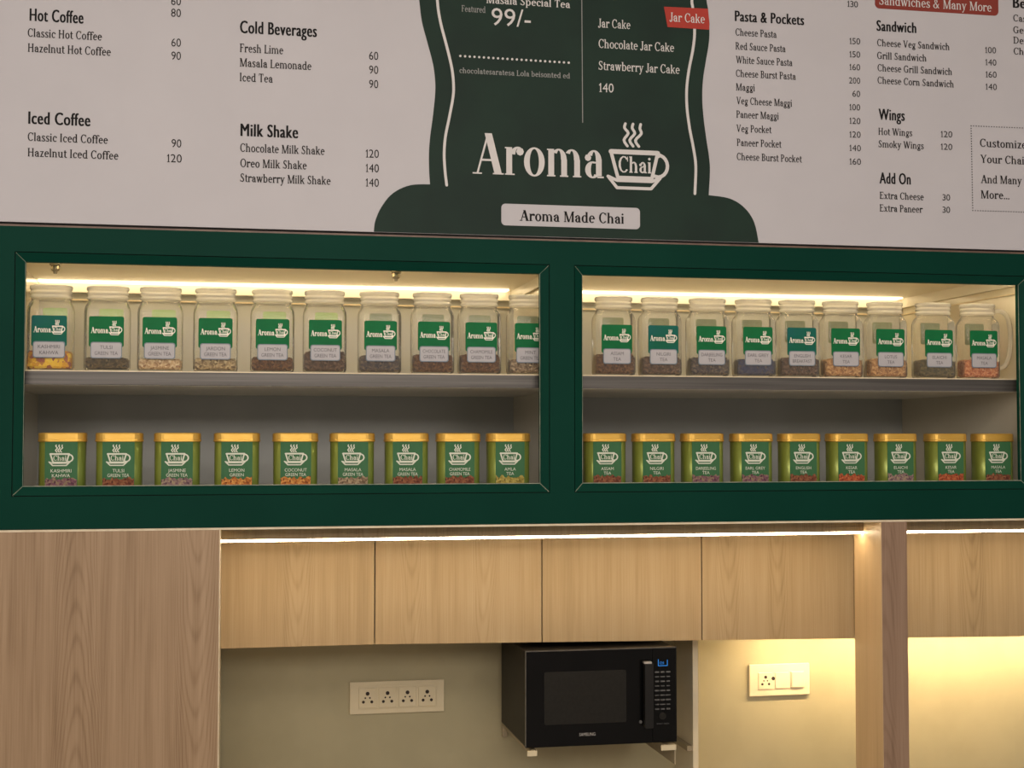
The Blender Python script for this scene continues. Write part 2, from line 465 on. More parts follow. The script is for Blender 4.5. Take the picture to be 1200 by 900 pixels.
def serif(text, T=0.135, t=0.055, seg=9, track=0.0):
    """Polygons of a line of serif lettering drawn stroke by stroke, cap height 1."""
    out = []
    X = 0.68

    def glyph(ch):
        P = []

        def rect(x0, x1, y0, y1):
            P.append([(x0, y0), (x1, y0), (x1, y1), (x0, y1)])

        def stem(x, y0, y1, wd=T):
            rect(x - wd / 2, x + wd / 2, y0, y1)

        def sb(x, y=0.0, l=0.11, r=0.11):
            rect(x - l, x + r, y, y + t * 0.8)

        def stp(x, y, l=0.11, r=0.06):
            rect(x - l, x + r, y - t * 0.8, y)

        def diag(x0, y0, x1, y1, wd):
            P.append([(x0 - wd / 2, y0), (x0 + wd / 2, y0), (x1 + wd / 2, y1), (x1 - wd / 2, y1)])

        def arc(cx, cy, rx, ry, a0, a1, TT=None, tt=None):
            TT = T if TT is None else TT
            tt = t if tt is None else tt
            n = max(3, int(seg * abs(a1 - a0) / 180))
            pr = None
            for k in range(n + 1):
                a = radians(a0 + (a1 - a0) * k / n)
                o, i = (cx + rx * cos(a), cy + ry * sin(a)), (cx + (rx - TT) * cos(a), cy + (ry - tt) * sin(a))
                if pr:
                    P.append([pr[0], o, i, pr[1]])
                pr = (o, i)

        def dot(cx, cy, r=T * 0.58):
            P.append([(cx + r * cos(2 * pi * k / 8), cy + r * sin(2 * pi * k / 8)) for k in range(8)])
        th = max(t, 0.05)
        if ch == ' ':
            return P, 0.30
        if ch == 'a':
            stem(.40, .05, .47); arc(.27, .44, .2 , .25, 0, 150); dot(.115, .50)
            arc(.24, .2, .2, .21, 75, 320); rect(.24, .40, .36, .36 + t); rect(.36, .53, 0, t); return P, .57
        if ch == 'b':
            stem(.14, .0, 1.0); stp(.14, 1.0); arc(.33, .34, .25, .36, -130, 130); return P, .63
        if ch == 'c':
            arc(.29, .34, .26, .36, 45, 318); dot(.45, .53); return P, .53
        if ch == 'd':
            arc(.28, .34, .25, .36, 50, 310); stem(.47, 0, 1.0); stp(.47, 1.0); sb(.49, 0, 0.02, .13); return P, .64
        if ch == 'e':
            arc(.29, .34, .26, .36, 0, 318); rect(.08, .55, .34, .34 + th); return P, .57
        if ch == 'f':
            stem(.17, 0, .78); sb(.17); rect(.03, .36, X - t, X); arc(.33, .76, .23, .25, 40, 180); dot(.43, .9); return P, .38
        if ch == 'g':
            arc(.27, .43, .21, .26, 0, 360, T * .85); arc(.27, -.10, .25, .17, 0, 360, T * .7, t * 1.3)
            rect(.12, .40, .05, .05 + t * 1.3); rect(.42, .56, X - .1, X - .02); return P, .56
        if ch == 'h':
            stem(.14, 0, 1.0); stp(.14, 1.0); sb(.14); arc(.335, .42, .21, .27, 0, 140); stem(.477, 0, .43); sb(.477); return P, .66
        if ch == 'i':
            stem(.14, 0, X); stp(.14, X); sb(.14); dot(.14, .88); return P, .31
        if ch == 'j':
            stem(.14, -.1, X); stp(.14, X); arc(.0, -.1, .205, .16, -110, 0); dot(.14, .88); return P, .31
        if ch == 'k':
            stem(.14, 0, 1.0); stp(.14, 1.0); sb(.14); diag(.2, .28, .48, X, th * 1.3); diag(.5, 0, .3, .42, T); stp(.48, X, .12, .1); sb(.52); return P, .63
        if ch == 'l':
            stem(.14, 0, 1.0); stp(.14, 1.0); sb(.14); return P, .31
        if ch in 'mn':
            stem(.14, 0, X); stp(.14, X); sb(.14)
            arc(.335, .42, .21, .27, 0, 140); stem(.477, 0, .43); sb(.477)
            if ch == 'n':
                return P, .65
            arc(.675, .42, .21, .27, 0, 140); stem(.817, 0, .43); sb(.817); return P, .99
        if ch == 'o':
            arc(.30, .34, .27, .36, 0, 360); return P, .60
        if ch == 'p':
            stem(.14, -.3, X); stp(.14, X); sb(.14, -.3); arc(.34, .34, .25, .36, -130, 130); return P, .64
        if ch == 'r':
            stem(.14, 0, X); stp(.14, X); sb(.14, 0, .11, .14); arc(.36, .42, .22, .28, 70, 160); dot(.42, .58, T * .66); return P, .49
        if ch == 's':
            arc(.24, .51, .19, .19, 30, 250, T * .9); arc(.24, .18, .21, .20, -150, 80, T * .9)
            diag(.33, .22, .15, .47, T * 1.1); rect(.03, .09, .02, .2); rect(.37, .42, .48, .66); return P, .48
        if ch == 't':
            stem(.17, .12, .86); rect(.03, .36, X - t, X); arc(.30, .16, .198, .17, 180, 310); return P, .39
        if ch == 'u':
            stem(.14, .25, X); stp(.14, X); arc(.325, .25, .252, .26, 180, 320); stem(.48, 0, X); stp(.48, X); sb(.5, 0, 0, .13); return P, .66
        if ch == 'v':
            diag(.29, 0, .12, X, T); diag(.29, 0, .48, X, th); stp(.12, X, .12, .12); stp(.48, X, .1, .1); return P, .58
        if ch == 'w':
            diag(.27, 0, .12, X, T); diag(.27, 0, .42, X, th); diag(.57, 0, .42, X, T); diag(.57, 0, .74, X, th)
            stp(.12, X, .12, .12); stp(.42, X, .1, .1); stp(.74, X, .1, .1); return P, .85
        if ch == 'x':
            diag(.46, 0, .12, X, T); diag(.12, 0, .46, X, th); stp(.12, X, .11, .11); stp(.46, X, .1, .1); sb(.12, 0, .1, .1); sb(.46, 0, .11, .11); return P, .59
        if ch == 'y':
            diag(.29, 0, .12, X, T); diag(.16, -.28, .48, X, th); stp(.12, X, .12, .12); stp(.48, X, .1, .1); dot(.12, -.24); return P, .58
        if ch == 'z':
            rect(.05, .47, 0, th); rect(.05, .47, X - th, X); diag(.13, 0, .39, X, T); return P, .52
        # capitals
        if ch == 'A':
            diag(.12, 0, .40, 1.0, th); diag(.66, 0, .40, 1.0, T * 1.25); rect(.2, .57, .32, .32 + th); sb(.12, 0, .12, .12); sb(.66, 0, .14, .14); return P, .80
        if ch == 'B':
            stem(.17, 0, 1); rect(.04, .35, 1 - t, 1); rect(.04, .37, 0, t); rect(.2, .36, .5, .5 + t); arc(.34, .75, .23, .25, -90, 90); arc(.36, .27, .26, .27, -90, 90); return P, .67
        if ch == 'C':
            arc(.40, .5, .36, .52, 40, 320); rect(.62, .67, .68, .98); return P, .73
        if ch == 'D':
            stem(.17, 0, 1); rect(.04, .37, 1 - t, 1); rect(.04, .37, 0, t); arc(.36, .5, .38, .5, -90, 90); return P, .80
        if ch == 'E':
            stem(.17, 0, 1); rect(.04, .58, 1 - t, 1); rect(.04, .6, 0, t); rect(.2, .46, .5, .5 + t); rect(.53, .58, .76, 1); rect(.55, .6, 0, .25); return P, .66
        if ch == 'F':
            stem(.17, 0, 1); sb(.17); rect(.04, .58, 1 - t, 1); rect(.2, .46, .5, .5 + t); rect(.53, .58, .76, 1); return P, .62
        if ch == 'G':
            arc(.40, .5, .36, .52, 40, 320); rect(.62, .67, .68, .98); stem(.62, .05, .42); rect(.5, .74, .40, .40 + t); return P, .80
        if ch == 'H':
            stem(.17, 0, 1); stem(.63, 0, 1); rect(.2, .6, .48, .48 + th); sb(.17); sb(.63); stp(.17, 1, .11, .11); stp(.63, 1, .11, .11); return P, .82
        if ch == 'I':
            stem(.17, 0, 1); sb(.17); stp(.17, 1, .11, .11); return P, .36
        if ch == 'J':
            stem(.27, .15, 1); stp(.27, 1, .12, .12); arc(.12, .15, .215, .2, -120, 0); dot(.05, .1); return P, .43
        if ch == 'L':
            stem(.17, 0, 1); stp(.17, 1, .11, .11); rect(.04, .58, 0, t); rect(.53, .58, 0, .27); return P, .62
        if ch == 'M':
            stem(.15, 0, 1, th); sb(.15); stem(.81, 0, 1); sb(.81); diag(.47, 0, .19, 1, T); diag(.47, 0, .79, 1, th); stp(.17, 1, .13, .03); stp(.81, 1, .05, .13); return P, .98
        if ch == 'O':
            arc(.40, .5, .37, .52, 0, 360); return P, .80
        if ch == 'P':
            stem(.17, 0, 1); sb(.17); rect(.04, .35, 1 - t, 1); rect(.2, .36, .44, .44 + t); arc(.34, .72, .25, .28, -90, 90); return P, .63
        if ch == 'R':
            stem(.17, 0, 1); sb(.17); rect(.04, .35, 1 - t, 1); rect(.2, .36, .46, .46 + t); arc(.34, .73, .24, .27, -90, 90); diag(.60, 0, .36, .48, T); sb(.64, 0, .06, .12); return P, .74
        if ch == 'S':
            arc(.30, .74, .22, .27, 30, 250, T * .95); arc(.29, .27, .24, .28, -150, 80, T * .95); diag(.40, .36, .19, .66, T * 1.15); rect(.04, .09, .03, .28); rect(.46, .51, .72, .97); return P, .60
        if ch == 'T':
            stem(.34, 0, 1); sb(.34); rect(.05, .63, 1 - t, 1); rect(.05, .1, .74, 1); rect(.58, .63, .74, 1); return P, .68
        if ch == 'V':
            diag(.37, 0, .12, 1, T); diag(.37, 0, .62, 1, th); stp(.12, 1, .12, .12); stp(.62, 1, .1, .1); return P, .74
        if ch == 'W':
            diag(.32, 0, .12, 1, T); diag(.32, 0, .52, 1, th); diag(.72, 0, .52, 1, T); diag(.72, 0, .94, 1, th)
            stp(.12, 1, .12, .12); stp(.52, 1, .1, .1); stp(.94, 1, .1, .1); return P, 1.05
        if ch == 'Y':
            stem(.36, 0, .45); sb(.36); diag(.36, .42, .12, 1, T); diag(.36, .42, .62, 1, th); stp(.12, 1, .12, .12); stp(.62, 1, .1, .1); return P, .72
        if ch == 'K':
            stem(.17, 0, 1); sb(.17); stp(.17, 1, .11, .11); diag(.22, .4, .58, 1, th); diag(.62, 0, .34, .6, T); return P, .76
        if ch == 'N':
            stem(.15, 0, 1, th); stem(.66, 0, 1, th); diag(.66, 0, .17, 1, T); sb(.15); stp(.66, 1, .11, .11); return P, .82
        if ch == '&':
            arc(.36, .76, .18, .24, -40, 220, T * .8); arc(.30, .24, .26, .26, 100, 400, T); diag(.68, 0, .26, .66, T); diag(.50, .12, .68, .5, th); return P, .84
        if ch == '.':
            dot(.1, .07); return P, .25
        if ch == '1':
            stem(.27, 0, 1, .13); sb(.27, 0, .17, .17); P.append([(.06, .78), (.10, .70), (.27, .84), (.27, 1.0)]); return P, .54
        pl, wd = sans(ch)
        return [list(q) for q in pl], wd + .10
    x = 0.0
    for ch in text:
        P, adv = glyph(ch)
        for q in P:
            out.append([(a + x, b) for a, b in q])
        x += adv + track
    xs = [a for q in out for a, b in q]
    x0 = min(xs)
    return [[(a - x0, b) for a, b in q] for q in out], max(xs) - x0


def stroke(pts, wd, closed=False):
    """A line of constant width as quads with round-ish joints."""
    P = []
    pts = list(pts)
    if closed:
        pts.append(pts[0])
    for (x0, y0), (x1, y1) in zip(pts, pts[1:]):
        L = hypot(x1 - x0, y1 - y0) or 1
        nx, ny = -(y1 - y0) / L * wd / 2, (x1 - x0) / L * wd / 2
        P.append([(x0 + nx, y0 + ny), (x0 - nx, y0 - ny), (x1 - nx, y1 - ny), (x1 + nx, y1 + ny)])
    for (x, y) in pts:
        P.append([(x + wd / 2 * cos(2 * pi * k / 8), y + wd / 2 * sin(2 * pi * k / 8)) for k in range(8)])
    return P


def smooth_curve(pts, n=6):
    out = []
    for i in range(len(pts) - 1):
        p0, p1, p2, p3 = pts[max(i - 1, 0)], pts[i], pts[i + 1], pts[min(i + 2, len(pts) - 1)]
        for k in range(n):
            s = k / n
            out.append(tuple(0.5 * (2 * p1[c] + (p2[c] - p0[c]) * s + (2 * p0[c] - 5 * p1[c] + 4 * p2[c] - p3[c]) * s * s
                                    + (3 * p1[c] - p0[c] - 3 * p2[c] + p3[c]) * s ** 3) for c in (0, 1)))
    out.append(tuple(pts[-1]))
    return out


def cup_logo(chai=True, fat=1.0, steam=True):
    """Tea cup on a saucer with three wisps of steam, about 1 wide; origin at lower left."""
    P = []
    S = 1 / 74.0
    q = lambda pts: [(a * S, b * S) for a, b in pts]
    P += stroke(q([(5, 44), (60, 44)]), 5.5 * S * fat)
    P += stroke(q([(5, 44), (13, 14), (53, 14), (60, 44)]), 4 * S * fat)
    P += stroke(q([(60, 40)] + [(60 + 11.5 * cos(radians(a)), 29 + 13 * sin(radians(a))) for a in range(75, -100, -18)] + [(56, 17)]), 4 * S * fat)
    P += stroke(q([(1.5, 15), (12, 2), (52, 2), (63, 15), (53, 10.5), (12, 10.5)]), 3.6 * S * fat, True)
    if steam:
        for dx in (-9, 0, 9):
            P += stroke(q(smooth_curve([(31 + dx * .75, 51), (27 + dx * .75, 58), (33 + dx * .85, 66), (30 + dx, 72), (31 + dx, 77)], 3)), 3.2 * S * fat)
    if chai:
        pl, wd = serif('Chai', 0.15, 0.08, 6)
        sx = 38 * S / wd
        P += [[(14 * S + a * sx, 20 * S + b * 19 * S) for a, b in p] for p in pl]
    return P


# ------------------------------------------------------------------ the setting
YW = 0.76
o = MB().box(-2.2, 3.6, 0.94, 1.04, 0, 3.2).build('wall_back', WALLM)
tag(o, kind='structure')
o = MB().box(-2.2, 3.6, YW, 0.94, 0, 1.34).build('wall_niche', WALLM)
tag(o, kind='structure')
o = MB().box(-2.2, 3.6, -8.0, 1.04, -0.1, 0).build('floor', FLOORM)
tag(o, kind='structure')
o = MB().box(-2.2, 3.6, -8.0, 1.04, 3.2, 3.3).build('ceiling', CEILM)
tag(o, kind='structure')

# ------------------------------------------------------------------ display cabinet
X0, X1 = -1.0, 2.75
ZB, ZT = 1.361, 2.178
OP = [(-0.552, 0.8735), (0.999, 2.395)]          # clear openings
OZ0, OZ1 = 1.4755, 2.083
TR = 0.0265                                         # width of the mitred trim
INNER = [(-0.630, 0.972), (0.992, 2.447)]
DB = 0.92                                           # depth of the cabinet
FZ, CZ = 1.453, 2.125
SZ0, SZ1 = 1.752, 1.7925

cab = empty('display_cabinet', ((X0 + X1) / 2, 0.375, ZB))
tag(cab, 'long dark green wall cabinet with two lit glassless windows showing tea jars and tins', 'cabinet')
CAB0 = Vector(cab.location)


def part(mb, name, m, parent, origin, smooth=False):
    """build a mesh given in world coordinates as a child of an Empty at `origin`"""
    mb.v = [(a - origin[0], b - origin[1], c - origin[2]) for a, b, c in mb.v]
    return mb.build(name, m, parent, smooth)


fr = MB()
a0, a1, b0, b1 = OP[0][0] - TR, OP[0][1] + TR, OP[1][0] - TR, OP[1][1] + TR
zo0, zo1 = OZ0 - TR, OZ1 + TR
fr.box(X0, X1, 0, 0.018, ZB, zo0).box(X0, X1, 0, 0.018, zo1, ZT)
fr.box(X0, a0, 0, 0.018, zo0, zo1).box(a1, b0, 0, 0.018, zo0, zo1).box(b1, X1, 0, 0.018, zo0, zo1)
part(fr, 'front_frame', GREEN, cab, CAB0)
for (xa, xb) in OP:
    tm, gm, em = MB(), MB(), MB()
    xo0, xo1 = xa - TR, xb + TR
    g = 0.0022
    # four mitred lengths sloping back towards the opening, with a groove where they meet the frame
    def ln(p, q, r, s):
        vs = [(p[0], 0.001, p[1]), (q[0], 0.001, q[1]), (r[0], 0.012, r[1]), (s[0], 0.012, s[1])]
        back = [(x, 0.03, z) for x, y, z in vs]
        tm.add(vs + back, [(0, 1, 2, 3), (7, 6, 5, 4), (0, 4, 5, 1), (1, 5, 6, 2), (2, 6, 7, 3), (3, 7, 4, 0)])
    ln((xo0 + g, zo0 + g), (xo1 - g, zo0 + g), (xb, OZ0), (xa, OZ0))
    ln((xo1 - g, zo1 - g), (xo0 + g, zo1 - g), (xa, OZ1), (xb, OZ1))
    ln((xo0 + g, zo1 - g), (xo0 + g, zo0 + g), (xa, OZ0), (xa, OZ1))
    ln((xo1 - g, zo0 + g), (xo1 - g, zo1 - g), (xb, OZ1), (xb, OZ0))
    part(tm, 'window_trim', GREEN, cab, CAB0)
    gm.box(xo0, xo0 + g, 0.008, 0.03, zo0, zo1).box(xo1 - g, xo1, 0.008, 0.03, zo0, zo1)
    gm.box(xo0, xo1, 0.008, 0.03, zo0, zo0 + g).box(xo0, xo1, 0.008, 0.03, zo1 - g, zo1)
    part(gm, 'shadow_gap', DARKGAP, cab, CAB0)
    # bare worn edges along the mitres and the lip
    for (cx, cz, ox, oz) in ((xa, OZ0, xo0, zo0), (xb, OZ0, xo1, zo0), (xa, OZ1, xo0, zo1), (xb, OZ1, xo1, zo1)):
        k = 0.9 if cz == OZ0 else 0.55
        p0, p1 = Vector((cx, 0.0115, cz)), Vector((ox + (0.003 if ox < cx else -0.003), 0.0005, oz + (0.003 if oz < cz else -0.003)))
        em.tube([p0, p1], 0.0011 * k, 6)
    em.box(xa, xb, 0.0105, 0.012, OZ0 - 0.0005, OZ0 + 0.0016)
    em.box(xb - 0.0012, xb, 0.0105, 0.012, OZ0, OZ1).box(xa, xa + 0.001, 0.0105, 0.012, OZ0, OZ1)
    part(em, 'worn_edge', GREEN_EDGE, cab, CAB0)['label'] = 'pale worn edge of the green trim'
part(MB().box(X0, X1, 0.018, DB, ZB, ZB + 0.018).box(X0, X1, 0.018, DB, ZT - 0.018, ZT), 'carcass', GREEN, cab, CAB0)
for k, (xa, xb) in enumerate(INNER):
    part(MB().box(xa, xb, DB - 0.015, DB, FZ, CZ), 'back_panel', BACK, cab, CAB0)
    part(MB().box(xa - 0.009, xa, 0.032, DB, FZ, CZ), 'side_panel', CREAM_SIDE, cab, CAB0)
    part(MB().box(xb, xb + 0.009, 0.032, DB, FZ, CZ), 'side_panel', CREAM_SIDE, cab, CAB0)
    part(MB().box(xa - 0.009, xb + 0.009, 0.032, DB, CZ, CZ + 0.016), 'top_panel', CREAM, cab, CAB0)
    part(MB().box(xa - 0.009, xb + 0.009, 0.032, DB, FZ - 0.016, FZ), 'floor_panel', CREAM, cab, CAB0)
    sh = part(MB().box(xa, xb, 0.066, DB - 0.015, SZ0, SZ1 - 0.002), 'shelf', CREAM, cab, CAB0)
    s2 = MB().box(xa, xb, 0.06, 0.066, SZ0 + 0.001, SZ1 - 0.003, 0.0015).build('shelf_front', STEEL, sh)
    s2.data.transform(__import__('mathutils').Matrix.Translation(-CAB0))
    s2['label'] = 'brushed steel shelf front'
    s3 = MB().box(xa, xb, 0.0595, DB - 0.015, SZ1 - 0.003, SZ1).build('shelf_top', EDGE_LIGHT, sh)
    s3.data.transform(__import__('mathutils').Matrix.Translation(-CAB0))
    # cove batten along the back and the right end, with its dark gap and lower bead
    part(MB().box(xa, xb - 0.012, DB - 0.035, DB - 0.015, CZ - 0.034, CZ).box(xb - 0.012, xb, 0.05, DB - 0.015, CZ - 0.034, CZ), 'cove_batten', CREAM, cab, CAB0)
    part(MB().box(xa, xb - 0.004, DB - 0.022, DB - 0.015, CZ - 0.060, CZ - 0.055).box(xb - 0.004, xb, 0.05, DB - 0.015, CZ - 0.060, CZ - 0.056), 'bead', EDGE_LIGHT, cab, CAB0)
    lx1 = xb - 0.03
    part(MB().box(xa + 0.004, lx1, DB - 0.09, DB - 0.040, CZ - 0.0045, CZ - 0.0005), 'led_strip', LED_M, cab, CAB0)['label'] = 'glowing warm light strip'
    part(MB().box(xa + 0.004, xb - 0.02, 0.034, 0.046, CZ - 0.006, CZ - 0.0005), 'lip_led_strip', LED_L, cab, CAB0)['label'] = 'warm light strip tucked behind the top edge'
# small clips hanging from the top lip
for px in (65, 464):
    p = at(px, 312, 0.07)
    mb = MB().box(p.x - 0.014, p.x + 0.014, 0.052, 0.084, CZ - 0.044, CZ, 0.002)
    mb.loft([[(p.x + r_ * cos(2 * pi * k / 12), 0.067 + r_ * sin(2 * pi * k / 12), z) for k in range(12)]
             for r_, z in ((0.011, CZ - 0.0445), (0.012, CZ - 0.053), (0.010, CZ - 0.058), (0.006, CZ - 0.060), (0.005, CZ - 0.066))])
    part(mb, 'top_clip', FITTING, cab, CAB0)

# ------------------------------------------------------------------ menu board
YB = 0.0
bx0, bx1, bz0, bz1 = -1.0, 2.75, 2.1895, 2.98
board = empty('menu_board', ((bx0 + bx1) / 2, 0.02, bz0))
tag(board, 'wide white printed menu board with a dark green pot-shaped panel above the green cabinet', 'menu board')
B0 = Vector(board.location)
part(MB().box(bx0, bx1, YB, YB + 0.012, bz0, bz1), 'panel', BOARD, board, B0)
part(MB().box(bx0, bx1, YB + 0.012, YB + 0.05, ZT + 0.0002, bz1), 'backing', DARKGAP, board, B0)
part(MB().box(bx0, bx1, YB + 0.002, YB + 0.012, ZT + 0.0002, ZT + 0.0052), 'bottom_strip', BOARD_EDGE, board, B0)


def on_board(y):
    return lambda px, py: at(px, py, y)


def ink(mb, polys, width, px0, base, px1, cap, y, bold=None):
    """lay cap-height-1 polygons between two photograph columns on the board plane"""
    p0, p1 = at(px0, base, y), at(px1, base, y)
    sx = (p1.x - p0.x) / width
    sz = at(px0, base - cap, y).z - p0.z
    if bold is None:
        mb.flat(polys, lambda a, b: (p0.x + a * sx, y, p0.z + b * sz))
    else:                                                   # heavier sans: the same line laid down side by side
        for j, d in enumerate((-bold, 0.0, bold) if bold else (0.0,)):
            mb.flat(polys, lambda a, b: (p0.x + (a + d) * sx, y, p0.z + b * sz), False, j * 1e-4)


YI = YB - 0.0008


def section(head, hx, items, prices, cap=10.0, hcap=14.5, pcap=9.5):
    if head:
        nm = MB()
        pl, wd = sans(head, 1.10)
        ink(nm, pl, wd, hx[0] + .6, hx[1], hx[2] - .6, hcap, YI, 0.06)
        part(nm, 'menu_heading', INK, board, B0)
    for (s, x0, yb, x1) in items:
        im = MB()
        pl, wd = serif(s, 0.145, 0.095, 6)
        ink(im, pl, wd, x0, yb, x1, cap, YI)
        part(im, 'menu_item', INK2, board, B0)
    for (s, x0, yb, x1) in prices:
        pm = MB()
        pl, wd = serif(s, 0.13, 0.10)
        ink(pm, pl, wd, x0, yb, x1, pcap, YI)
        part(pm, 'menu_price', INK2, board, B0)


section('Hot Coffee', (34.5, 24.3, 98), [('Classic Hot Coffee', 32.5, 43, 119.5), ('Hazelnut Hot Coffee', 32.7, 60.7, 130)],
        [('60', 200.5, 5.7, 212), ('80', 200.5, 19.5, 212), ('60', 200.8, 54.3, 212), ('90', 200.8, 69.8, 212)])
section('Iced Coffee', (33, 145, 106), [('Classic Iced Coffee', 32.5, 165, 126.5), ('Hazelnut Iced Coffee', 32.5, 183.3, 138.8)],
        [('90', 201, 172.5, 212.5), ('120', 195.5, 190, 213)])
section('Cold Beverages', (281, 38.6, 371.5), [('Fresh Lime', 281, 61, 332), ('Masala Lemonade', 281, 78, 365), ('Iced Tea', 281, 95.2, 319.5)],
        [('60', 432.5, 69.8, 443.3), ('90', 432.5, 86.3, 443.3), ('90', 432.5, 103, 443.3)])
section('Milk Shake', (281.7, 159.3, 349.5), [('Chocolate Milk Shake', 281.5, 177.8, 380.5), ('Oreo Milk Shake', 281.5, 195.8, 359.5), ('Strawberry Milk Shake', 281.5, 213, 387.5)],
        [('120', 428.5, 184.5, 444), ('140', 428.5, 201.5, 444), ('140', 428.5, 218.5, 444)])
section('Pasta & Pockets', (861, 24.7, 942.5),
        [('Cheese Pasta', 862, 41.7, 910), ('Red Sauce Pasta', 862, 58, 920.5), ('White Sauce Pasta', 862.5, 74, 928.5), ('Cheese Burst Pasta', 862.5, 90, 932.5),
         ('Maggi', 862.5, 106, 884.5), ('Veg Cheese Maggi', 863, 122, 928), ('Paneer Maggi', 863, 138, 912.5), ('Veg Pocket', 863, 154.5, 904.5),
         ('Paneer Pocket', 863.5, 171, 916), ('Cheese Burst Pocket', 863.5, 187.5, 940)],
        [('130', 993, 8, 1005.5), ('150', 995.5, 51.5, 1008), ('150', 995.5, 67, 1008), ('160', 995.5, 82, 1008), ('200', 995, 97.7, 1008), ('60', 999, 113.3, 1008),
         ('100', 995.5, 129, 1008), ('120', 995.5, 145, 1008.3), ('120', 995.5, 161, 1008.6), ('140', 995.5, 176.8, 1008.8), ('160', 995.5, 192.7, 1009)], 8.6, 12.3, 7.2)
section('Sandwich', (1027, 36, 1074), [('Cheese Veg Sandwich', 1028, 54, 1112.5), ('Grill Sandwich', 1028, 69, 1085.5), ('Cheese Grill Sandwich', 1028.5, 83.4, 1115.5), ('Cheese Corn Sandwich', 1028.5, 98, 1117.5)],
        [('100', 1154.5, 62, 1167.3), ('140', 1154.8, 76.3, 1167.6), ('160', 1155, 90.6, 1168), ('140', 1155, 105, 1168.2)], 8.4, 12.3, 7.2)
section('Wings', (1029.5, 140.3, 1060.5), [('Hot Wings', 1029.5, 158, 1069), ('Smoky Wings', 1029.5, 172.6, 1082.5)], [('120', 1102.5, 160.6, 1116), ('120', 1102.5, 175.3, 1116)], 8.4, 13, 7.2)
section('Add On', (1030.5, 215, 1067.5), [('Extra Cheese', 1031, 233, 1082.5), ('Extra Paneer', 1031, 247.8, 1081.5)], [('30', 1104.5, 234.8, 1113.5), ('30', 1104.5, 249.3, 1113.5)], 8.4, 13, 7.2)
section('Berry', (1187, 9, 1222), [('Casual', 1187.5, 25, 1216), ('Genial', 1187.5, 38.8, 1216), ('Dental', 1187.7, 51, 1216), ('Choice', 1188, 63.8, 1218)], [], 8.2, 12)
section('', None, [('Customize', 1148.5, 172, 1203), ('Your Chai', 1149, 190.8, 1200), ('And Many', 1149.5, 214.5, 1197.5), ('More...', 1149.5, 232.5, 1183)], [], 9.6)
# dotted frame round the customise note
dm = MB()
xl = [(1138 + 2 * k / 33, 147.5 + 99.2 * k / 33) for k in range(34)]
tp = [(1138 + k * 3.0, 147.5 + k * 3.0 * 0.041) for k in range(1, 34)]
bt = [(1140 + k * 3.0, 246.7 + k * 3.0 * 0.031) for k in range(1, 33)]
for (px, py) in xl + tp + bt:
    p = at(px, py, YI)
    dm.add([(p.x + 0.0023 * cos(pi / 4 + k * pi / 2), YI, p.z + 0.0023 * sin(pi / 4 + k * pi / 2)) for k in range(4)], [(0, 1, 2, 3)])
part(dm, 'dotted_border', INK2, board, B0)
# brick red banner
YP = YB - 0.0012
lo, hi = at(1025.5, 9.0, YP), at(1170, 9.0, YP)
zb_ = at(1030, 9.8, YP).z
bn = part(MB().prism(rpoly(lo.x, hi.x, zb_, zb_ + 0.075, 0.014), YP, YB), 'banner', BRICKRED, board, B0)
tmb = MB()
pl, wd = serif('Sandwiches & Many More', 0.13, 0.07, 7)
ink(tmb, pl, wd, 1030.5, 5.4, 1162, 10.6, YP - 0.0006)
tmb.v = [(a - B0.x, b - B0.y, c - B0.z) for a, b, c in tmb.v]
tmb.build('banner_lettering', WHITEINK, bn)

# dark green pot-shaped emblem
left = [(487, -60), (489, -20), (491.3, 0), (494.5, 25), (501, 50), (507.5, 75), (510, 95), (510, 110), (507.5, 135), (504.2, 160), (502.8, 180), (503, 200), (504, 216)]
lbase = [(481, 217), (461, 226), (447.6, 241.6), (439.8, 259), (438, 273.8)]
right_ = [(829, -60), (828, -20), (828, 0), (829.8, 11), (831.3, 32), (830.7, 50), (826.8, 73.7), (823.7, 95), (823, 117), (824.6, 138.7), (828, 164.7), (830.7, 182), (832, 200), (830.5, 228.7)]
rbase = [(855, 232.6), (872.6, 243.6), (884, 261), (889.5, 287)]
emb_px = smooth_curve(left, 5) + smooth_curve([left[-1]] + lbase, 5)[1:] + smooth_curve(rbase[::-1] + [right_[-1]], 5) + smooth_curve(right_[::-1], 5)[1:]
emb_w = [(at(px, py, YP).x, at(px, py, YP).z) for px, py in emb_px]
zlow = bz0 + 0.0006
emb_w = [(x, max(z, zlow)) for x, z in emb_w]
emb = part(MB().prism(emb_w, YP, YB - 0.0001), 'emblem', EMBLEM, board, B0)
bmx = bmesh.new()
bmx.from_mesh(emb.data)
bmesh.ops.triangulate(bmx, faces=[f for f in bmx.faces if len(f.verts) > 4])
bmesh.ops.recalc_face_normals(bmx, faces=bmx.faces[:])
bmx.to_mesh(emb.data)
bmx.free()
YE = YP - 0.0007


def emb_part(mb, name, m, lab=None):
    mb.v = [(a - B0.x, b - B0.y, c - B0.z) for a, b, c in mb.v]
    q = mb.build(name, m, emb)
    if lab:
        q['label'] = lab
    return q


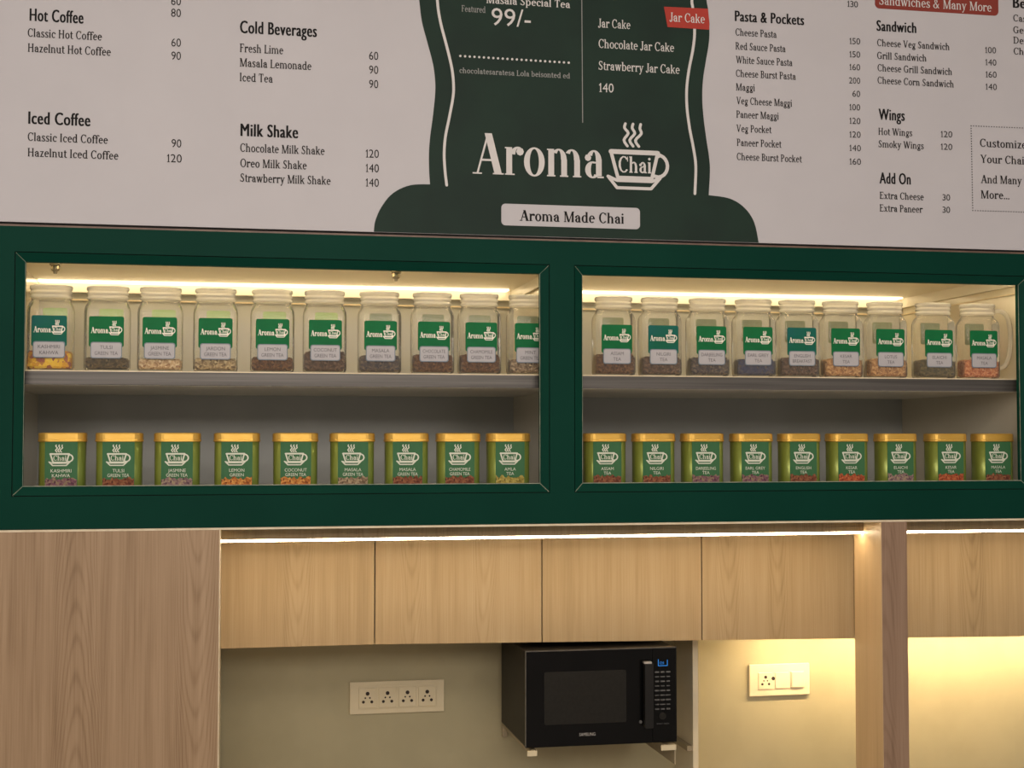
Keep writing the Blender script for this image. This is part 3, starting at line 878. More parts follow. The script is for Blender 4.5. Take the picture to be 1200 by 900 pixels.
fb = on_board(YE)
wl = smooth_curve([(511.5, -40), (512.5, 0), (516, 25), (523.7, 55), (529.5, 80), (531.5, 100), (530.7, 115), (526, 140), (522, 160), (520.5, 180), (521.5, 200), (523.5, 217)], 5)
wr = smooth_curve([(810, -40), (810.7, 0), (811.8, 9), (814, 34.7), (812.3, 56), (807.3, 82), (804.7, 104), (805, 126), (808, 149.5), (812.5, 173), (815.4, 195), (814.3, 227)], 5)
emb_part(MB().flat(stroke(wl, 3.2), fb), 'curved_line', WHITEINK)
emb_part(MB().flat(stroke(wr, 3.2), fb), 'curved_line', WHITEINK)
emb_part(MB().flat(stroke([(681.5, -40), (682.8, 143.5)], 0.9), fb), 'rule_line', GREYINK)
for (s, x0, yb, x1) in [('Jar Cake', 700.8, 32, 738.8), ('Chocolate Jar Cake', 701.5, 56, 790), ('Strawberry Jar Cake', 701.5, 81.7, 796.5), ('140', 702, 107.7, 719)]:
    lm = MB()
    pl, wd = serif(s, 0.125, 0.08, 7)
    ink(lm, pl, wd, x0, yb, x1, 10.4, YE)
    emb_part(lm, 'cake_line', WHITEINK)
lm = MB()
pl, wd = sans('99/-')
ink(lm, pl, wd, 576, 29.3, 622, 20, YE, 0.0)
pl, wd = serif('Masala Special Tea', 0.14, 0.09, 6)
ink(lm, pl, wd, 570, 3.6, 668, 9.0, YE)
for k in range(24):
    px = 539.5 + k * 5.52
    lm.flat([[(px + 1.5 * cos(a), 65.6 + (px - 539.5) * 0.062 + 1.5 * sin(a)) for a in (i * pi / 3 for i in range(6))]], fb)
emb_part(lm, 'offer_lettering', WHITEINK)
lm = MB()
pl, wd = serif('Featured', 0.12, 0.08, 5)
ink(lm, pl, wd, 541, 13.5, 569, 7.5, YE)
emb_part(lm, 'small_lettering', GREYINK)
lm = MB()
pl, wd = serif('chocolatesaratesa Lola beisonted ed', 0.13, 0.1, 5)
ink(lm, pl, wd, 538.5, 85.5, 668, 6.6, YE)
emb_part(lm, 'small_lettering', GREYINK)
tg = [(778, 7.8), (782.3, 31.6), (831, 34.9), (831.5, 28), (829.6, 10.2)]
emb_part(MB().flat([tg], on_board(YE - 0.0004)), 'red_tag', REDTAG)
lm = MB()
pl, wd = serif('Jar Cake', 0.13, 0.07, 7)
ink(lm, pl, wd, 784.5, 25, 826, 10.6, YE - 0.0009)
emb_part(lm, 'tag_lettering', WHITEINK)
lm = MB()
pl, wd = serif('Aroma', 0.15, 0.042, 14)
ink(lm, pl, wd, 553.8, 203.3, 707.5, 48, YE)
emb_part(lm, 'name_lettering', WHITEINK)
lm = MB()
p0, p1 = at(711, 221.5, YE), at(784.8, 221.5, YE)
sc_ = (p1.x - p0.x)
sz_ = (at(711, 144, YE).z - p0.z) / (77 / 74.0)
lm.flat(cup_logo(True), lambda a, b: (p0.x + a * sc_, YE, p0.z + b * sz_))
emb_part(lm, 'cup_logo', WHITEINK)
p0, p1 = at(587.5, 263.5, YE), at(750, 271, YE)
zt_ = at(587.5, 238.5, YE).z
pill = MB().prism(rpoly(p0.x, p1.x, p0.z - 0.001, zt_, 0.012), YE - 0.0004, YP)
emb_part(pill, 'slogan_plate', BOARD)
lm = MB()
pl, wd = serif('Aroma Made Chai', 0.16, 0.08, 8)
ink(lm, pl, wd, 609, 258.6, 731, 12.6, YE - 0.001)
emb_part(lm, 'slogan_lettering', INK)

# ------------------------------------------------------------------ wooden joinery under the cabinet
# tall side panel on the left
tp_o = Vector((-0.52, 0.37, 0.0))
tall = empty('tall_side_panel', tp_o)
tag(tall, 'wide brown wood-grain tall panel beside the niche with the four-socket plate', 'panel')
part(MB().box(-1.0, -0.0315, 0.0, 0.75, 0, 1.3535), 'board', WOOD_TALL, tall, tp_o)
part(MB().box(-0.0315, -0.029, 0.0, 0.75, 0, 1.3535), 'edge_banding', EDGE_LIGHT, tall, tp_o)
# wood post
po = Vector((1.963, 0.095, 0.0))
post = empty('wooden_post', po)
tag(post, 'narrow grey-brown wooden post standing between the ivory switch plate and the last cabinet door', 'post')
part(MB().box(1.9245, 2.007, 0.0, 0.19, 0, 1.3535, 0.001), 'front_board', WOOD_POST, post, po)
part(MB().box(1.9225, 1.9245, 0.001, 0.19, 0, 1.3535), 'side_board', WOOD_POST_SIDE, post, po)['label'] = 'pale honey side of the post'  # thin side board in a paler wood tone than the front
# pale strip right under the green frame
part(MB().box(X0, -0.03, 0.003, 0.03, 1.3537, 1.3595).box(-0.03, X1, 0.003, 0.03, 1.3537, 1.3595), 'base_strip', EDGE_LIGHT, cab, CAB0)


def fascia(x0, x1, lab):
    c = Vector(((x0 + x1) / 2, 0.12, 1.31))
    r = empty('fascia_light', c)
    tag(r, lab, 'light')
    part(MB().box(x0, x1, 0.122, 0.14, 1.3175, 1.3535), 'fascia_board', WOOD_DOOR, r, c)
    part(MB().box(x0, x1, 0.14, 0.35, 1.335, 1.353), 'soffit', WOOD_DOOR, r, c)
    part(MB().box(x0, x1, 0.1225, 0.1385, 1.3108, 1.3174), 'led_strip', LED_F, r, c)['label'] = 'glowing white light strip'


fascia(-0.0285, 1.9222, 'long warm light strip under a wood fascia above the row of four cabinet doors')
fascia(2.0075, 2.75, 'short warm light strip under a wood fascia above the cabinet door beyond the post')

# wall cabinets
seams = [-0.0285, 0.432, 0.955, 1.478, 2.000, 2.75]
zbot = lambda x: 0.978 - max(0.0, x - 0.45) * 0.0155
cl = ['wall cabinet with honey wood door next to the tall brown panel, above bare wall',
      'wall cabinet with honey wood door directly above the four-socket plate and microwave edge',
      'wall cabinet with honey wood door directly above the black microwave',
      'wall cabinet with honey wood door above the ivory plate with socket and switch',
      'wall cabinet with honey wood door beyond the wooden post above the brightly lit wall']
for k in range(5):
    xa, xb = seams[k] + (0.002 if k else 0), seams[k + 1] - 0.002
    c = Vector(((xa + xb) / 2, 0.55, zbot((xa + xb) / 2)))
    r = empty('wall_cabinet', c)
    tag(r, cl[k], "cabinet", "wall cabinets under the display")
    za, zb2 = zbot(xa), zbot(xb)
    part(MB().prism([(xa, za), (xb, zb2), (xb, 1.333), (xa, 1.333)], 0.36, 0.378), 'door', WOOD_DOOR, r, c)
    part(MB().box(xa + 0.001, xb - 0.001, 0.38, 0.75, (0.960 if k > 2 else max(za, zb2) + 0.004), 1.333), 'body', DIVIDER, r, c)

# beige divider with a cleat
dv = Vector((1.524, 0.66, 0.0))
div = empty('divider_panel', dv)
tag(div, 'thin beige upright divider panel between the microwave and the brightly lit wall', 'panel')
part(MB().box(1.515, 1.5335, 0.567, 0.758, 0, 0.957), 'board', DIVIDER, div, dv)
pc = at(806, 877, 0.58)
part(MB().box(1.497, 1.515, 0.575, 0.74, pc.z - 0.008, pc.z + 0.009), 'cleat', BRACKET, div, dv)

# lights under the cabinets
for (x0, x1, lab) in ((1.78, 1.998, 'hidden warm strip light under the cabinet door above the ivory switch plate'),
                      (2.02, 3.1, 'hidden warm strip light under the cabinet door beyond the wooden post')):
    c = Vector(((x0 + x1) / 2, 0.61, 0.955))
    r = empty('under_cabinet_light', c)
    tag(r, lab, 'light', 'under cabinet lights')
    part(MB().box(x0, x1, 0.60, 0.62, 0.948, 0.958), 'housing', SOCKET, r, c)
    part(MB().box(x0 + 0.004, x1 - 0.004, 0.602, 0.618, 0.9435, 0.9478), 'diffuser', LED_U, r, c)

# ------------------------------------------------------------------ microwave
mo = Vector((1.127, 0.28, 0.661))
MW, MH, MD = 0.482, 0.2945, 0.40
mw = empty('microwave_oven', (mo.x, mo.y + MD / 2, mo.z))
tag(mw, 'black microwave oven with dark window and vertical handle on wall brackets', 'microwave')
MO = Vector(mw.location)
U = lambda px: mo.x - MW / 2 + (px - 250) / 825 * MW
V = lambda py: mo.z + (672 - py) / 527 * MH
part(MB().box(mo.x - MW / 2, mo.x + MW / 2, mo.y + 0.02, mo.y + MD, mo.z + 0.002, mo.z + MH - 0.002, 0.004), 'case', CASE_DARK, mw, MO)
dr = part(MB().box(U(250), U(940), mo.y + 0.001, mo.y + 0.0195, mo.z, mo.z + MH, 0.003), 'door', PANEL_BLACK, mw, MO)


def sub(mb, name, m, parent, origin):
    mb.v = [(a - origin[0], b - origin[1], c - origin[2]) for a, b, c in mb.v]
    return mb.build(name, m, parent)


sub(MB().prism(rpoly(U(350), U(795), V(550), V(263), 0.006), mo.y - 0.0004, mo.y + 0.002), 'window', OVEN_WINDOW, dr, MO)
hm = MB()
hm.prism(rpoly(U(884), U(930), V(580), V(222), 0.004), mo.y - 0.03, mo.y - 0.014)
hm.box(U(890), U(924), mo.y - 0.014, mo.y + 0.001, V(570), V(545)).box(U(890), U(924), mo.y - 0.014, mo.y + 0.001, V(262), V(238))
hd = sub(hm, 'handle', PLASTIC_BLACK, dr, MO)
sub(MB().box(U(878), U(921), mo.y - 0.031, mo.y - 0.012, V(226), V(214), 0.001), 'handle_cap', CHROME, dr, MO)['label'] = 'bright metal handle cap'
pl, wd = sans('SAMSUNG')
lm = MB()
lw_, lh_ = U(625) - U(538), V(600) - V(617)
lm.flat(pl, lambda a, b: (U(538) + a * lw_ / wd, mo.y - 0.0008, V(617) + b * lh_))
sub(lm, 'logo_lettering', mat('logo_silver', (0.45, 0.43, 0.40, 1), 0.4, noise=((0.5, 0.48, 0.45, 1), (60, 60, 60), 0.4, 0.6)), dr, MO)
sub(MB().prism([(U(873) + 0.005 * cos(2 * pi * k / 12), V(553) + 0.005 * sin(2 * pi * k / 12)) for k in range(12)], mo.y - 0.001, mo.y + 0.002), 'badge', BUTTON, dr, MO)
cp = part(MB().box(U(941), U(1075), mo.y + 0.001, mo.y + 0.0195, mo.z, mo.z + MH, 0.003), 'control_panel', PANEL_BLACK, mw, MO)
dm = MB()
dm.flat(stroke([(U(972), V(212)), (U(972), V(247)), (U(1022), V(247)), (U(1022), V(216))], 0.0018), lambda a, b: (a, mo.y - 0.0006, b))
dm.flat(sans('12:0')[0], lambda a, b: (U(980) + a * 0.0062, mo.y - 0.0006, V(238) + b * 0.0075))
sub(dm, 'display', BLUE_DISP, cp, MO)['label'] = 'blue lit display'
for r_ in range(9):
    for c_ in range(3):
        bw = random.uniform(0.006, 0.009) if c_ != 2 else random.uniform(0.005, 0.008)
        bxc, bzc = U(965 + 31 * c_), V(282 + 25.5 * r_)
        bh = 0.0022 if r_ % 2 == 0 else 0.0016
        sub(MB().prism(rpoly(bxc - bw, bxc + bw, bzc - bh, bzc + bh, 0.0012, 2), mo.y - 0.0006, mo.y + 0.002), 'button', BUTTON, cp, MO)
sub(MB().prism([(U(995) + 0.011 * cos(2 * pi * k / 20), V(525) + 0.011 * sin(2 * pi * k / 20)) for k in range(20)], mo.y - 0.001, mo.y + 0.002), 'dial', OVEN_WINDOW, cp, MO)
pl, wd = sans('SMART OVEN')
lm = MB().flat(pl, lambda a, b: (U(962) + a * (U(1030) - U(962)) / wd, mo.y - 0.0006, V(571) + b * 0.0045))
sub(lm, 'panel_lettering', BUTTON, cp, MO)
part(MB().box(mo.x - MW / 2 - 0.0006, mo.x - MW / 2 + 0.002, mo.y + 0.0008, mo.y + 0.004, mo.z + 0.004, mo.z + MH - 0.003)
     .box(mo.x - MW / 2, mo.x + MW / 2, mo.y + 0.0008, mo.y + 0.004, mo.z + MH - 0.003, mo.z + MH + 0.0004), 'edge_trim', TRIM_GREY, mw, MO)
for (fx, fy) in ((0.02, 0.05), (MW - 0.02, 0.05), (0.02, MD - 0.04), (MW - 0.02, MD - 0.04)):
    cx, cy = mo.x - MW / 2 + fx, mo.y + fy
    part(MB().loft([[(cx + rr * cos(2 * pi * k / 12), cy + rr * sin(2 * pi * k / 12), z) for k in range(12)] for rr, z in ((0.012, mo.z - 0.006), (0.014, mo.z + 0.003))]),
         'foot', PLASTIC_BLACK, mw, MO)
# two wall brackets carry it
AZ = mo.z - 0.006
for (x0, x1, drop, lab) in ((mo.x - MW / 2 + 0.004, mo.x - MW / 2 + 0.034, 0.016, 'ivory wall bracket under the microwave at its blank side'),
                            (mo.x + MW / 2 - 0.054, mo.x + MW / 2 - 0.006, 0.016, 'ivory wall bracket under the microwave control panel')):
    c = Vector(((x0 + x1) / 2, 0.758, AZ))
    r = empty('microwave_bracket', c)
    tag(r, lab, 'bracket', 'brackets carrying the microwave')
    part(MB().box(x0 + 0.012, x1, 0.2745, 0.756, AZ - drop, AZ, 0.001), 'arm', BRACKET, r, c)
    part(MB().box(x0 - 0.0005, x1, 0.270, 0.274, AZ - drop - 0.0005, AZ, 0.001), 'end_cap', SOCKET, r, c)['label'] = 'bright ivory end cap'
    part(MB().box(x1 - 0.004, x1, 0.276, 0.756, AZ - 0.062, AZ - drop), 'web', BRACKET, r, c) if x0 > mo.x else None
    part(MB().box(x0 + 0.012, x1, 0.744, 0.758, AZ - 0.055, AZ - drop, 0.001), 'wall_plate', BRACKET, r, c)

# ------------------------------------------------------------------ sockets
def circle(cx, cz, r, n=14):
    return [(cx + r * cos(2 * pi * k / n), cz + r * sin(2 * pi * k / n)) for k in range(n)]


def socket_module(root, c, cx, cz, s, switch=False, blank=False):
    y0 = YW - 0.0135
    mod = part(MB().box(cx - s, cx + s, y0 - 0.002, YW - 0.009, cz - s * 1.12, cz + s * 1.12, 0.0012), 'switch' if switch else ('blank_cover' if blank else 'socket'), SOCKET, root, c)
    if switch:
        sub(MB().prism([(cx - s * .86, cz - s), (cx + s * .86, cz - s), (cx + s * .86, cz + s), (cx - s * .86, cz + s)], y0 - 0.006, y0 - 0.002), 'rocker', SOCKET, mod, c)
        return
    if blank:
        return
    for (dx, dz, rr) in ((0, .52, .22), (-.48, -.42, .17), (.48, -.42, .17), (-.26, .03, .10), (.26, .03, .10)):
        sub(MB().prism(circle(cx + dx * s, cz + dz * s, rr * s), y0 - 0.0026, y0 - 0.001), 'pin_hole', HOLE, mod, c)


p0, p1 = at(410, 800.5, 0.75), at(520.5, 833.5, 0.75)
c = Vector(((p0.x + p1.x) / 2, YW, (p0.z + p1.z) / 2))
r = empty('socket_plate', c)
tag(r, 'long ivory wall plate with four three-pin sockets on the dim niche wall', 'socket')
zc = (0.800 + 0.692) / 2
part(MB().box(p0.x, p1.x, YW - 0.010, YW, zc - 0.053, zc + 0.053, 0.002), 'plate', SOCKET, r, c)
wd_ = p1.x - p0.x
part(MB().box(p0.x + wd_ * .095, p1.x - wd_ * .085, YW - 0.0115, YW - 0.009, zc - 0.037, zc + 0.037, 0.001), 'inner_frame', SOCKET, r, c)
for k in range(4):
    socket_module(r, c, p0.x + wd_ * (0.185 + 0.2105 * k), zc, 0.029)
p0, p1 = at(878, 777, 0.75), at(948.5, 779, 0.75)
zc = (0.815 + 0.704) / 2
c = Vector(((p0.x + p1.x) / 2, YW, zc))
r = empty('switch_plate', c)
tag(r, 'ivory wall plate with one socket and one rocker switch on the brightly lit wall', 'socket')
wd_ = p1.x - p0.x
part(MB().box(p0.x, p1.x, YW - 0.012, YW, zc - 0.055, zc + 0.055, 0.003), 'plate', SOCKET, r, c)
socket_module(r, c, p0.x + wd_ * .26, zc - 0.002, wd_ * .115)
socket_module(r, c, p0.x + wd_ * .53, zc - 0.002, wd_ * .11, blank=True)
part(MB().prism(circle(p0.x + wd_ * .385, zc + 0.006, 0.0065), YW - 0.0165, YW - 0.011), 'indicator', HOLE, r, c)
socket_module(r, c, p0.x + wd_ * .79, zc, wd_ * .115, switch=True)

# ------------------------------------------------------------------ glass tea jars on the upper shelf


JX, JY = 0.0618, 0.037


def jar_body():
    rr = lambda d, r, z: rrect(JX - d, JY - d, r, z)
    rings = [rr(.010, .014, 0.0), rr(.002, .016, 0.003), rr(0, .016, 0.010), rr(0, .016, 0.165), rr(.001, .018, 0.176), rr(.0035, .024, 0.185),
             rr(.0065, .030, 0.192), rr(.0085, .033, 0.197), rr(.0095, .032, 0.203), rr(.0095, .032, .226)]
    return MB().loft(rings, True, False)


def jar_lid():
    prof = [(.0090, .200), (.0055, .201), (.0055, .207), (.0078, .209), (.0078, .2125), (.0055, .214), (.0055, .2195), (.0078, .2215), (.0078, .224), (.0050, .2255),
            (.0040, .228), (.0040, .2335), (.0060, .236), (.0140, .2375), (.0240, .238)]
    return MB().loft([rrect(JX - d, JY - d * .8 + .001, .036, z) for d, z in prof])


JAR_LOGO = MB()
pl, wd = serif('Aroma', 0.17, 0.08, 6)
JAR_LOGO.flat(pl, lambda a, b: (-0.0415 + a * 0.046 / wd, 0, 0.104 + b * 0.0165))
JAR_LOGO.flat(cup_logo(True, 1.2), lambda a, b: (0.0065 + a * 0.036, 0, 0.099 + b * 0.0375))
JAR_LOGO_ME = JAR_LOGO.mesh('cup_logo')
JAR_LOGO_ME.materials.append(LOGO_CREAM)
yf = -JY


def jar_label():
    return MB().prism(rpoly(-.047, .047, .066, .151, .006), yf - 0.0012, yf - 0.0002)


def flakes(name, c1, c2, c3, sc=170.0):
    m = bpy.data.materials.new(name)
    m.use_nodes = True
    nt = m.node_tree
    b = nt.nodes['Principled BSDF']
    b.inputs['Roughness'].default_value = 0.8
    tc = nt.nodes.new('ShaderNodeTexCoord')
    v = nt.nodes.new('ShaderNodeTexVoronoi')
    v.inputs['Scale'].default_value = sc
    nt.links.new(tc.outputs['Object'], v.inputs['Vector'])
    sp = nt.nodes.new('ShaderNodeSeparateColor')
    nt.links.new(v.outputs['Color'], sp.inputs[0])
    r = nt.nodes.new('ShaderNodeValToRGB')
    r.color_ramp.elements[0].color = c1
    r.color_ramp.elements[1].color = c3
    e = r.color_ramp.elements.new(0.5)
    e.color = c2
    nt.links.new(sp.outputs[0], r.inputs[0])
    nt.links.new(r.outputs[0], b.inputs['Base Color'])
    bp = nt.nodes.new('ShaderNodeBump')
    bp.inputs['Distance'].default_value = 0.003
    bp.inputs['Strength'].default_value = 0.8
    nt.links.new(v.outputs['Distance'], bp.inputs['Height'])
    nt.links.new(bp.outputs[0], b.inputs['Normal'])
    return m


C = rgb
TEAS = {
    'yellow': flakes('yellow_petals', C(150, 75, 70), C(225, 170, 30), C(240, 205, 70), 90),
    'dark': flakes('dark_tea', C(45, 38, 24), C(82, 66, 42), C(110, 92, 60)),
    'oat': flakes('oat_tea', C(150, 115, 85), C(200, 170, 130), C(225, 205, 170)),
    'pale': flakes('pale_tea', C(105, 85, 60), C(165, 142, 105), C(200, 180, 140)),
    'brown': flakes('brown_tea', C(62, 36, 20), C(98, 62, 36), C(125, 88, 54)),
    'umber': flakes('umber_tea', C(58, 42, 34), C(92, 66, 50), C(120, 94, 74)),
    'slate': flakes('slate_tea', C(50, 46, 56), C(84, 72, 68), C(112, 96, 80)),
    'blue': flakes('blue_tea', C(34, 42, 78), C(62, 66, 98), C(88, 78, 74)),
    'tan': flakes('tan_tea', C(140, 95, 55), C(190, 140, 88), C(215, 172, 115)),
    'olive': flakes('olive_tea', C(58, 52, 28), C(92, 80, 46), C(120, 104, 64)),
    'rust': flakes('rust_tea', C(165, 82, 45), C(208, 130, 80), C(222, 158, 110)),
    'plum': flakes('plum_leaf', C(85, 45, 62), C(130, 88, 100), C(150, 130, 100)),
    'redbrown': flakes('red_brown_leaf', C(88, 42, 28), C(126, 70, 46), C(152, 100, 66)),
    'orange': flakes('orange_leaf', C(120, 60, 28), C(190, 115, 50), C(220, 160, 85)),
    'straw': flakes('straw_leaf', C(112, 100, 40), C(165, 145, 65), C(195, 175, 95)),
    'lilac': flakes('lilac_leaf', C(92, 66, 76), C(140, 112, 112), C(170, 150, 120)),
    'stone': flakes('stone_leaf', C(90, 72, 55), C(140, 116, 92), C(180, 160, 130)),
    'brick': flakes('brick_leaf', C(125, 48, 24), C(172, 78, 42), C(195, 110, 66)),
}
jar_label_me = jar_label().mesh('label')
jar_label_me.materials.append(JLABEL)
jar_teal_me = jar_label().mesh('label')
jar_teal_me.materials.append(JLABEL_TEAL)

jars = [  # centre in the photograph, name lines, tea, fill height, fill shown at the sides, teal label?
    (59.5, ('KASHMIRI', 'KAHWA'), 'yellow', .052, 1), (126, ('TULSI', 'GREEN TEA'), 'dark', .036, 0), (188, ('JASMINE', 'GREEN TEA'), 'oat', .034, 0),
    (252.7, ('JARDON', 'GREEN TEA'), 'pale', .037, 0), (319, ('LEMON', 'GREEN TEA'), 'brown', .042, 0), (380.3, ('COCONUT', 'GREEN TEA'), 'umber', .060, 0),
    (444.5, ('MASALA', 'GREEN TEA'), 'slate', .050, 0), (506.5, ('CHOCOLATE', 'GREEN TEA'), 'brown', .054, 0), (561.5, ('CHAMOMILE', 'GREEN TEA'), 'brown', .056, 0),
    (618.5, ('MINT', 'GREEN TEA'), 'stone', .044, 0),
    (719, ('ASSAM', 'TEA'), 'brown', .062, 0), (773, ('NILGIRI', 'TEA'), 'umber', .056, 1), (829, ('DARJEELING', 'TEA'), 'slate', .056, 0),
    (883, ('EARL GREY', 'TEA'), 'blue', .052, 0), (934, ('ENGLISH', 'BREAKFAST'), 'umber', .058, 1), (985, ('KESAR', 'TEA'), 'tan', .056, 0),
    (1037, ('LOTUS', 'TEA'), 'tan', .058, 0), (1093.5, ('ELAICHI', 'TEA'), 'olive', .056, 0), (1145.5, ('MASALA', 'TEA'), 'rust', .058, 0)]
jar_lab = [
    'square glass jar labelled KASHMIRI KAHWA holding yellow petals, at the upper shelf end',
    'square glass jar of dark tea labelled TULSI GREEN TEA, beside the yellow petal jar',
    'square glass jar of pale oat-coloured tea labelled JASMINE, third counting from the yellow petal jar',
    'square glass jar of beige-grey tea, between the oat-coloured tea and LEMON jars',
    'square glass jar labelled LEMON GREEN TEA, fifth counting from the yellow petal jar',
    'square glass jar labelled COCONUT GREEN TEA, between the lemon and masala green tea jars',
    'square glass jar labelled MASALA GREEN TEA, between the coconut and chocolate green tea jars',
    'square glass jar labelled CHOCOLATE GREEN TEA, third from the green middle post',
    'square glass jar second from the green middle post, between chocolate jar and half-hidden jar',
    'square glass tea jar half hidden by the green middle post of the cabinet',
    'square glass jar labelled ASSAM TEA, first jar beyond the green middle post',
    'square glass jar with teal label, second jar beyond the green middle post',
    'square glass jar labelled DARJEELING TEA, beside the jar of bluish tea',
    'square glass jar holding dark bluish tea, labelled EARL GREY TEA',
    'square glass jar labelled ENGLISH BREAKFAST with teal label, after the bluish tea jar',
    'square glass jar of light tan tea labelled KESAR TEA, after the ENGLISH BREAKFAST jar',
    'square glass jar of tan tea labelled LOTUS TEA, before the olive-brown tea jar',
    'square glass jar of dark olive tea labelled ELAICHI TEA, beside the handled jar',
    'square glass jar with big curved handle holding orange-brown tea']
YJ = 0.112
proto = None
for k, (px, names, tea, fill, teal) in enumerate(jars):
    p = at(px, 400, YJ)
    if proto is None:
        j = empty('tea_jar', (p.x, YJ, SZ1 + 0.0004))
        body = jar_body().build('glass_body', JAR_GLASS, j, True)
        lid = jar_lid().build('lid', LID_PLASTIC, j, True)
        lab = bpy.data.objects.new('label', jar_label_me)
        COL.objects.link(lab)
        lab.parent = j
        lg = bpy.data.objects.new('cup_logo', JAR_LOGO_ME)
        COL.objects.link(lg)
        lg.parent = lab
        lg.location = (0, yf - 0.0018, 0)
        np_ = MB().prism(rpoly(-.0425, .0425, .034, .0795, .007), yf - 0.0022, yf - 0.0013).build('name_plate_border', PLATE_RIM, lab)
        nq = MB().prism(rpoly(-.040, .040, .0365, .077, .006), yf - 0.0028, yf - 0.0021).build('name_plate', PLATE, lab)
        bl = MB().prism(rpoly(-.026, .040, .110, .178, .006), JY - .0055, JY - .0045).build('back_label', BLABEL, j)
        proto = j
    else:
        j = copy_tree(proto)
        for ch in list(j.children):
            if ch.name.startswith('tea_leaves') or ch.name.startswith('handle'):
                bpy.data.objects.remove(ch)
        j.location = (p.x, YJ, SZ1 + 0.0004)
        lab = [ch for ch in j.children if ch.name.startswith('label')][0]
        for g in list(lab.children):
            if g.name.startswith('name_lettering'):
                bpy.data.objects.remove(g)
    if teal:
        lab.data = jar_teal_me
    else:
        lab.data = jar_label_me
    tag(j, jar_lab[k], 'jar', 'glass tea jars on the upper shelf')
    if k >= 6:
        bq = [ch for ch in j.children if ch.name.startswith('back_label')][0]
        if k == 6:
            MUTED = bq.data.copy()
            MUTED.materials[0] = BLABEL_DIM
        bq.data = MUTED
    nm = MB()
    for line, zc, mx in ((names[0], .0600, .066), (names[1], .0435, .062)):
        pl, wd = sans(line)
        hgt = 0.0098
        ww = min(mx, wd * hgt * 0.95)
        nm.flat(pl, lambda a, b: (-ww / 2 + a * ww / wd, yf - 0.0033, zc + b * hgt), False)
    nm.build('name_lettering', PLATE_INK, lab)
    # the tea: a rounded block with an uneven top
    rnd = random.Random(k)
    hx, hy = JX - 0.004, JY - 0.0065
    rings = [rrect(hx - .006, hy - .006, .010, 0.006), rrect(hx, hy, .012, 0.012), rrect(hx, hy, .012, fill * .9)]
    for (q, zz) in ((.93, 1.0), (.65, 1.02), (.3, 1.03)):
        rings.append([(x, y, fill * (zz + rnd.uniform(-.05, .05))) for x, y, z in rrect(hx * q, hy * q, .012 * q, 0)])
    MB().loft(rings).build('tea_leaves', TEAS[tea], j)
    if k == len(jars) - 1:
        hp = smooth_curve([(.058, .215), (.082, .216), (.104, .198), (.114, .150), (.112, .095), (.096, .046), (.061, .030)], 6)
        MB().tube([(x, 0.0, z) for x, z in hp], .0075, 10).build('handle', LID_PLASTIC, j, True)['label'] = 'curved clear handle'

# ------------------------------------------------------------------ green tea tins on the cabinet floor
TH, TD, YT = 0.0620, 0.036, 0.102
tin_logo = MB().flat(cup_logo(True, 1.15), lambda a, b: (-.033 + a * .066, 0, .076 + b * .0555))
TIN_LOGO_ME = tin_logo.mesh('cup_logo')
TIN_LOGO_ME.materials.append(TINTEXT)
tins = [(73.5, ('KASHMIRI', 'KAHWA'), 'plum'), (140, ('TULSI', 'GREEN TEA'), 'redbrown'), (208, ('JASMINE', 'GREEN TEA'), 'lilac'), (277.5, ('LEMON', 'GREEN'), 'orange'),
        (346, ('COCONUT', 'GREEN TEA'), 'orange'), (412.5, ('MASALA', 'GREEN TEA'), 'stone'), (476, ('MASALA', 'GREEN TEA'), 'redbrown'), (536.5, ('CHAMOMILE', 'GREEN TEA'), 'redbrown'),
        (595, ('AMLA', 'TEA'), 'straw'),
        (708, ('ASSAM', 'TEA'), 'redbrown'), (765.5, ('NILGIRI', 'TEA'), 'redbrown'), (822.5, ('DARJEELING', 'TEA'), 'plum'), (880, ('EARL GREY', 'TEA'), 'plum'),
        (936, ('ENGLISH', 'TEA'), 'redbrown'), (992, ('KESAR', 'TEA'), 'brick'), (1049, ('ELAICHI', 'TEA'), 'lilac'), (1107.5, ('KESAR', 'TEA'), 'brick'), (1162.5, ('MASALA', 'TEA'), 'redbrown')]
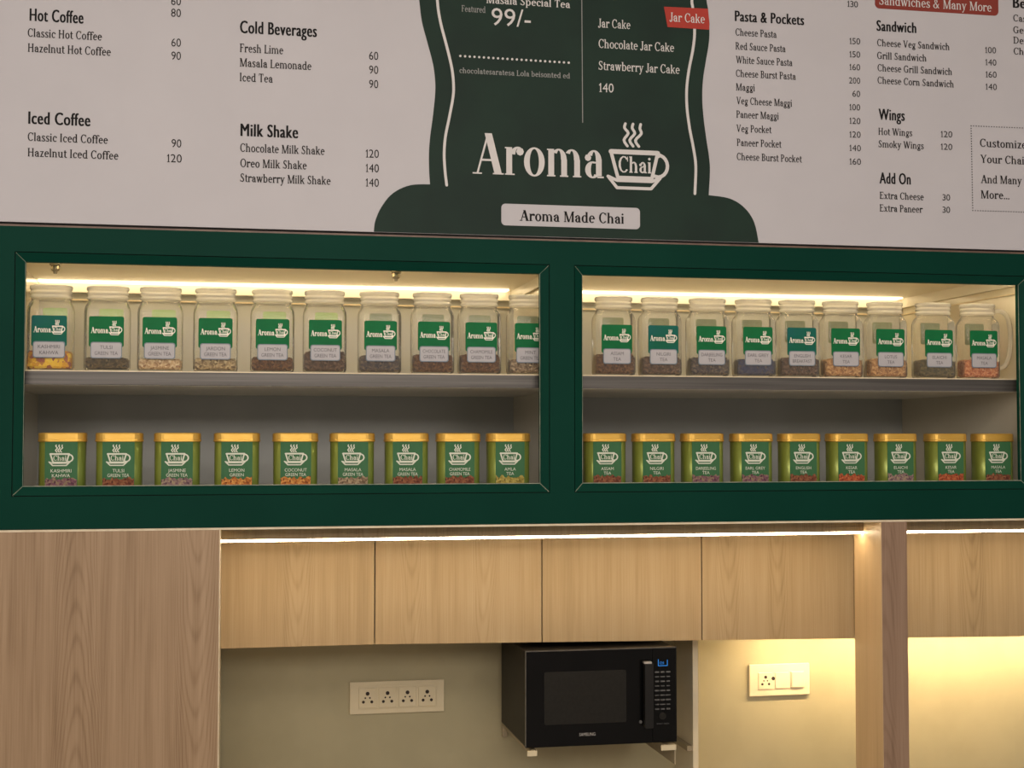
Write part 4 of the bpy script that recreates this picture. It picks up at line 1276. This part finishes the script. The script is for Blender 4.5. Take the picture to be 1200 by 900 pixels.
tin_lab = [
    'green gold-lidded tea tin with purple leaf print, below the jar of yellow petals',
    'green gold-lidded tea tin labelled TULSI GREEN TEA, beside the purple-print KASHMIRI KAHWA tin',
    'green gold-lidded tea tin with greyish lilac print, beside the bright orange LEMON tin',
    'green gold-lidded tea tin with bright orange leaf print labelled LEMON',
    'green gold-lidded tea tin with orange-brown print, next after the LEMON tin',
    'green gold-lidded tea tin with grey-beige print, fourth before the green middle post',
    'green gold-lidded tea tin with red-brown print, third before the green middle post',
    'green gold-lidded tea tin with red-brown print, next to the tin with straw-coloured print',
    'green gold-lidded tea tin with straw-coloured leaf print, just before the green middle post',
    'green gold-lidded tea tin labelled ASSAM TEA, first beyond the green middle post',
    'green gold-lidded tea tin, second beyond the green middle post, labelled NILGIRI TEA',
    'green gold-lidded tea tin with dark plum print labelled DARJEELING TEA',
    'green gold-lidded tea tin labelled EARL GREY TEA, below the jar of bluish tea',
    'green gold-lidded tea tin labelled ENGLISH TEA, between EARL GREY and bright red-orange KESAR tins',
    'green gold-lidded tea tin with bright red-orange print, below the light tan KESAR jar',
    'green gold-lidded tea tin with lilac leaf print labelled ELAICHI TEA, third from the last',
    'green gold-lidded tea tin last but one, after the lilac-print ELAICHI tin',
    'green gold-lidded tea tin last beside the cabinet end wall, below the handled jar']
proto = None
for k, (px, names, tea) in enumerate(tins):
    p = at(px, 540, YT)
    if proto is None:
        t_ = empty('tea_tin', (p.x, YT, FZ + 0.0004))
        rr = lambda d, z: rrect(TH + d, TD + d, .026 + d, z)
        MB().loft([rr(-.002, 0), rr(0, .003), rr(0, .146)]).build('tin_body', TIN, t_, True)
        MB().loft([rr(.001, .1425), rr(.0035, .1435), rr(.0035, .1475), rr(.0022, .149), rr(.0022, .163), rr(.001, .1665), rr(-.006, .168), rr(-.012, .1675)]).build('lid', GOLD, t_)
        lb = MB().prism([(-.043, .002), (.043, .002), (.043, .142), (-.043, .142)], -TD - .0008, -TD + .002).build('label', TIN_LABEL, t_)
        lg = bpy.data.objects.new('cup_logo', TIN_LOGO_ME)
        COL.objects.link(lg)
        lg.parent = lb
        lg.location = (0, -TD - .0014, 0)
        proto = t_
    else:
        t_ = copy_tree(proto)
        t_.location = (p.x, YT, FZ + 0.0004)
        lb = [ch for ch in t_.children if ch.name.startswith('label')][0]
        for g in list(lb.children):
            if g.name.startswith('name_lettering') or g.name.startswith('leaf_print'):
                bpy.data.objects.remove(g)
    tag(t_, tin_lab[k], 'tin', 'green tea tins on the lower shelf')
    nm = MB()
    for line, zc, mx in ((names[0], .0585, .062), (names[1], .0455, .058)):
        pl, wd = sans(line)
        hgt = 0.0088
        ww = min(mx, wd * hgt)
        nm.flat(pl, lambda a, b: (-ww / 2 + a * ww / wd, -TD - .0014, zc + b * hgt), False)
    nm.build('name_lettering', TINTEXT, lb)
    rnd = random.Random(100 + k)
    top = [(.042 - .084 * i / 16, .0415 + rnd.uniform(-.005, .005)) for i in range(17)]
    MB().prism([(-.042, .003), (.042, .003)] + top, -TD - .0012, -TD - .0007).build('leaf_print', TEAS[tea], lb)
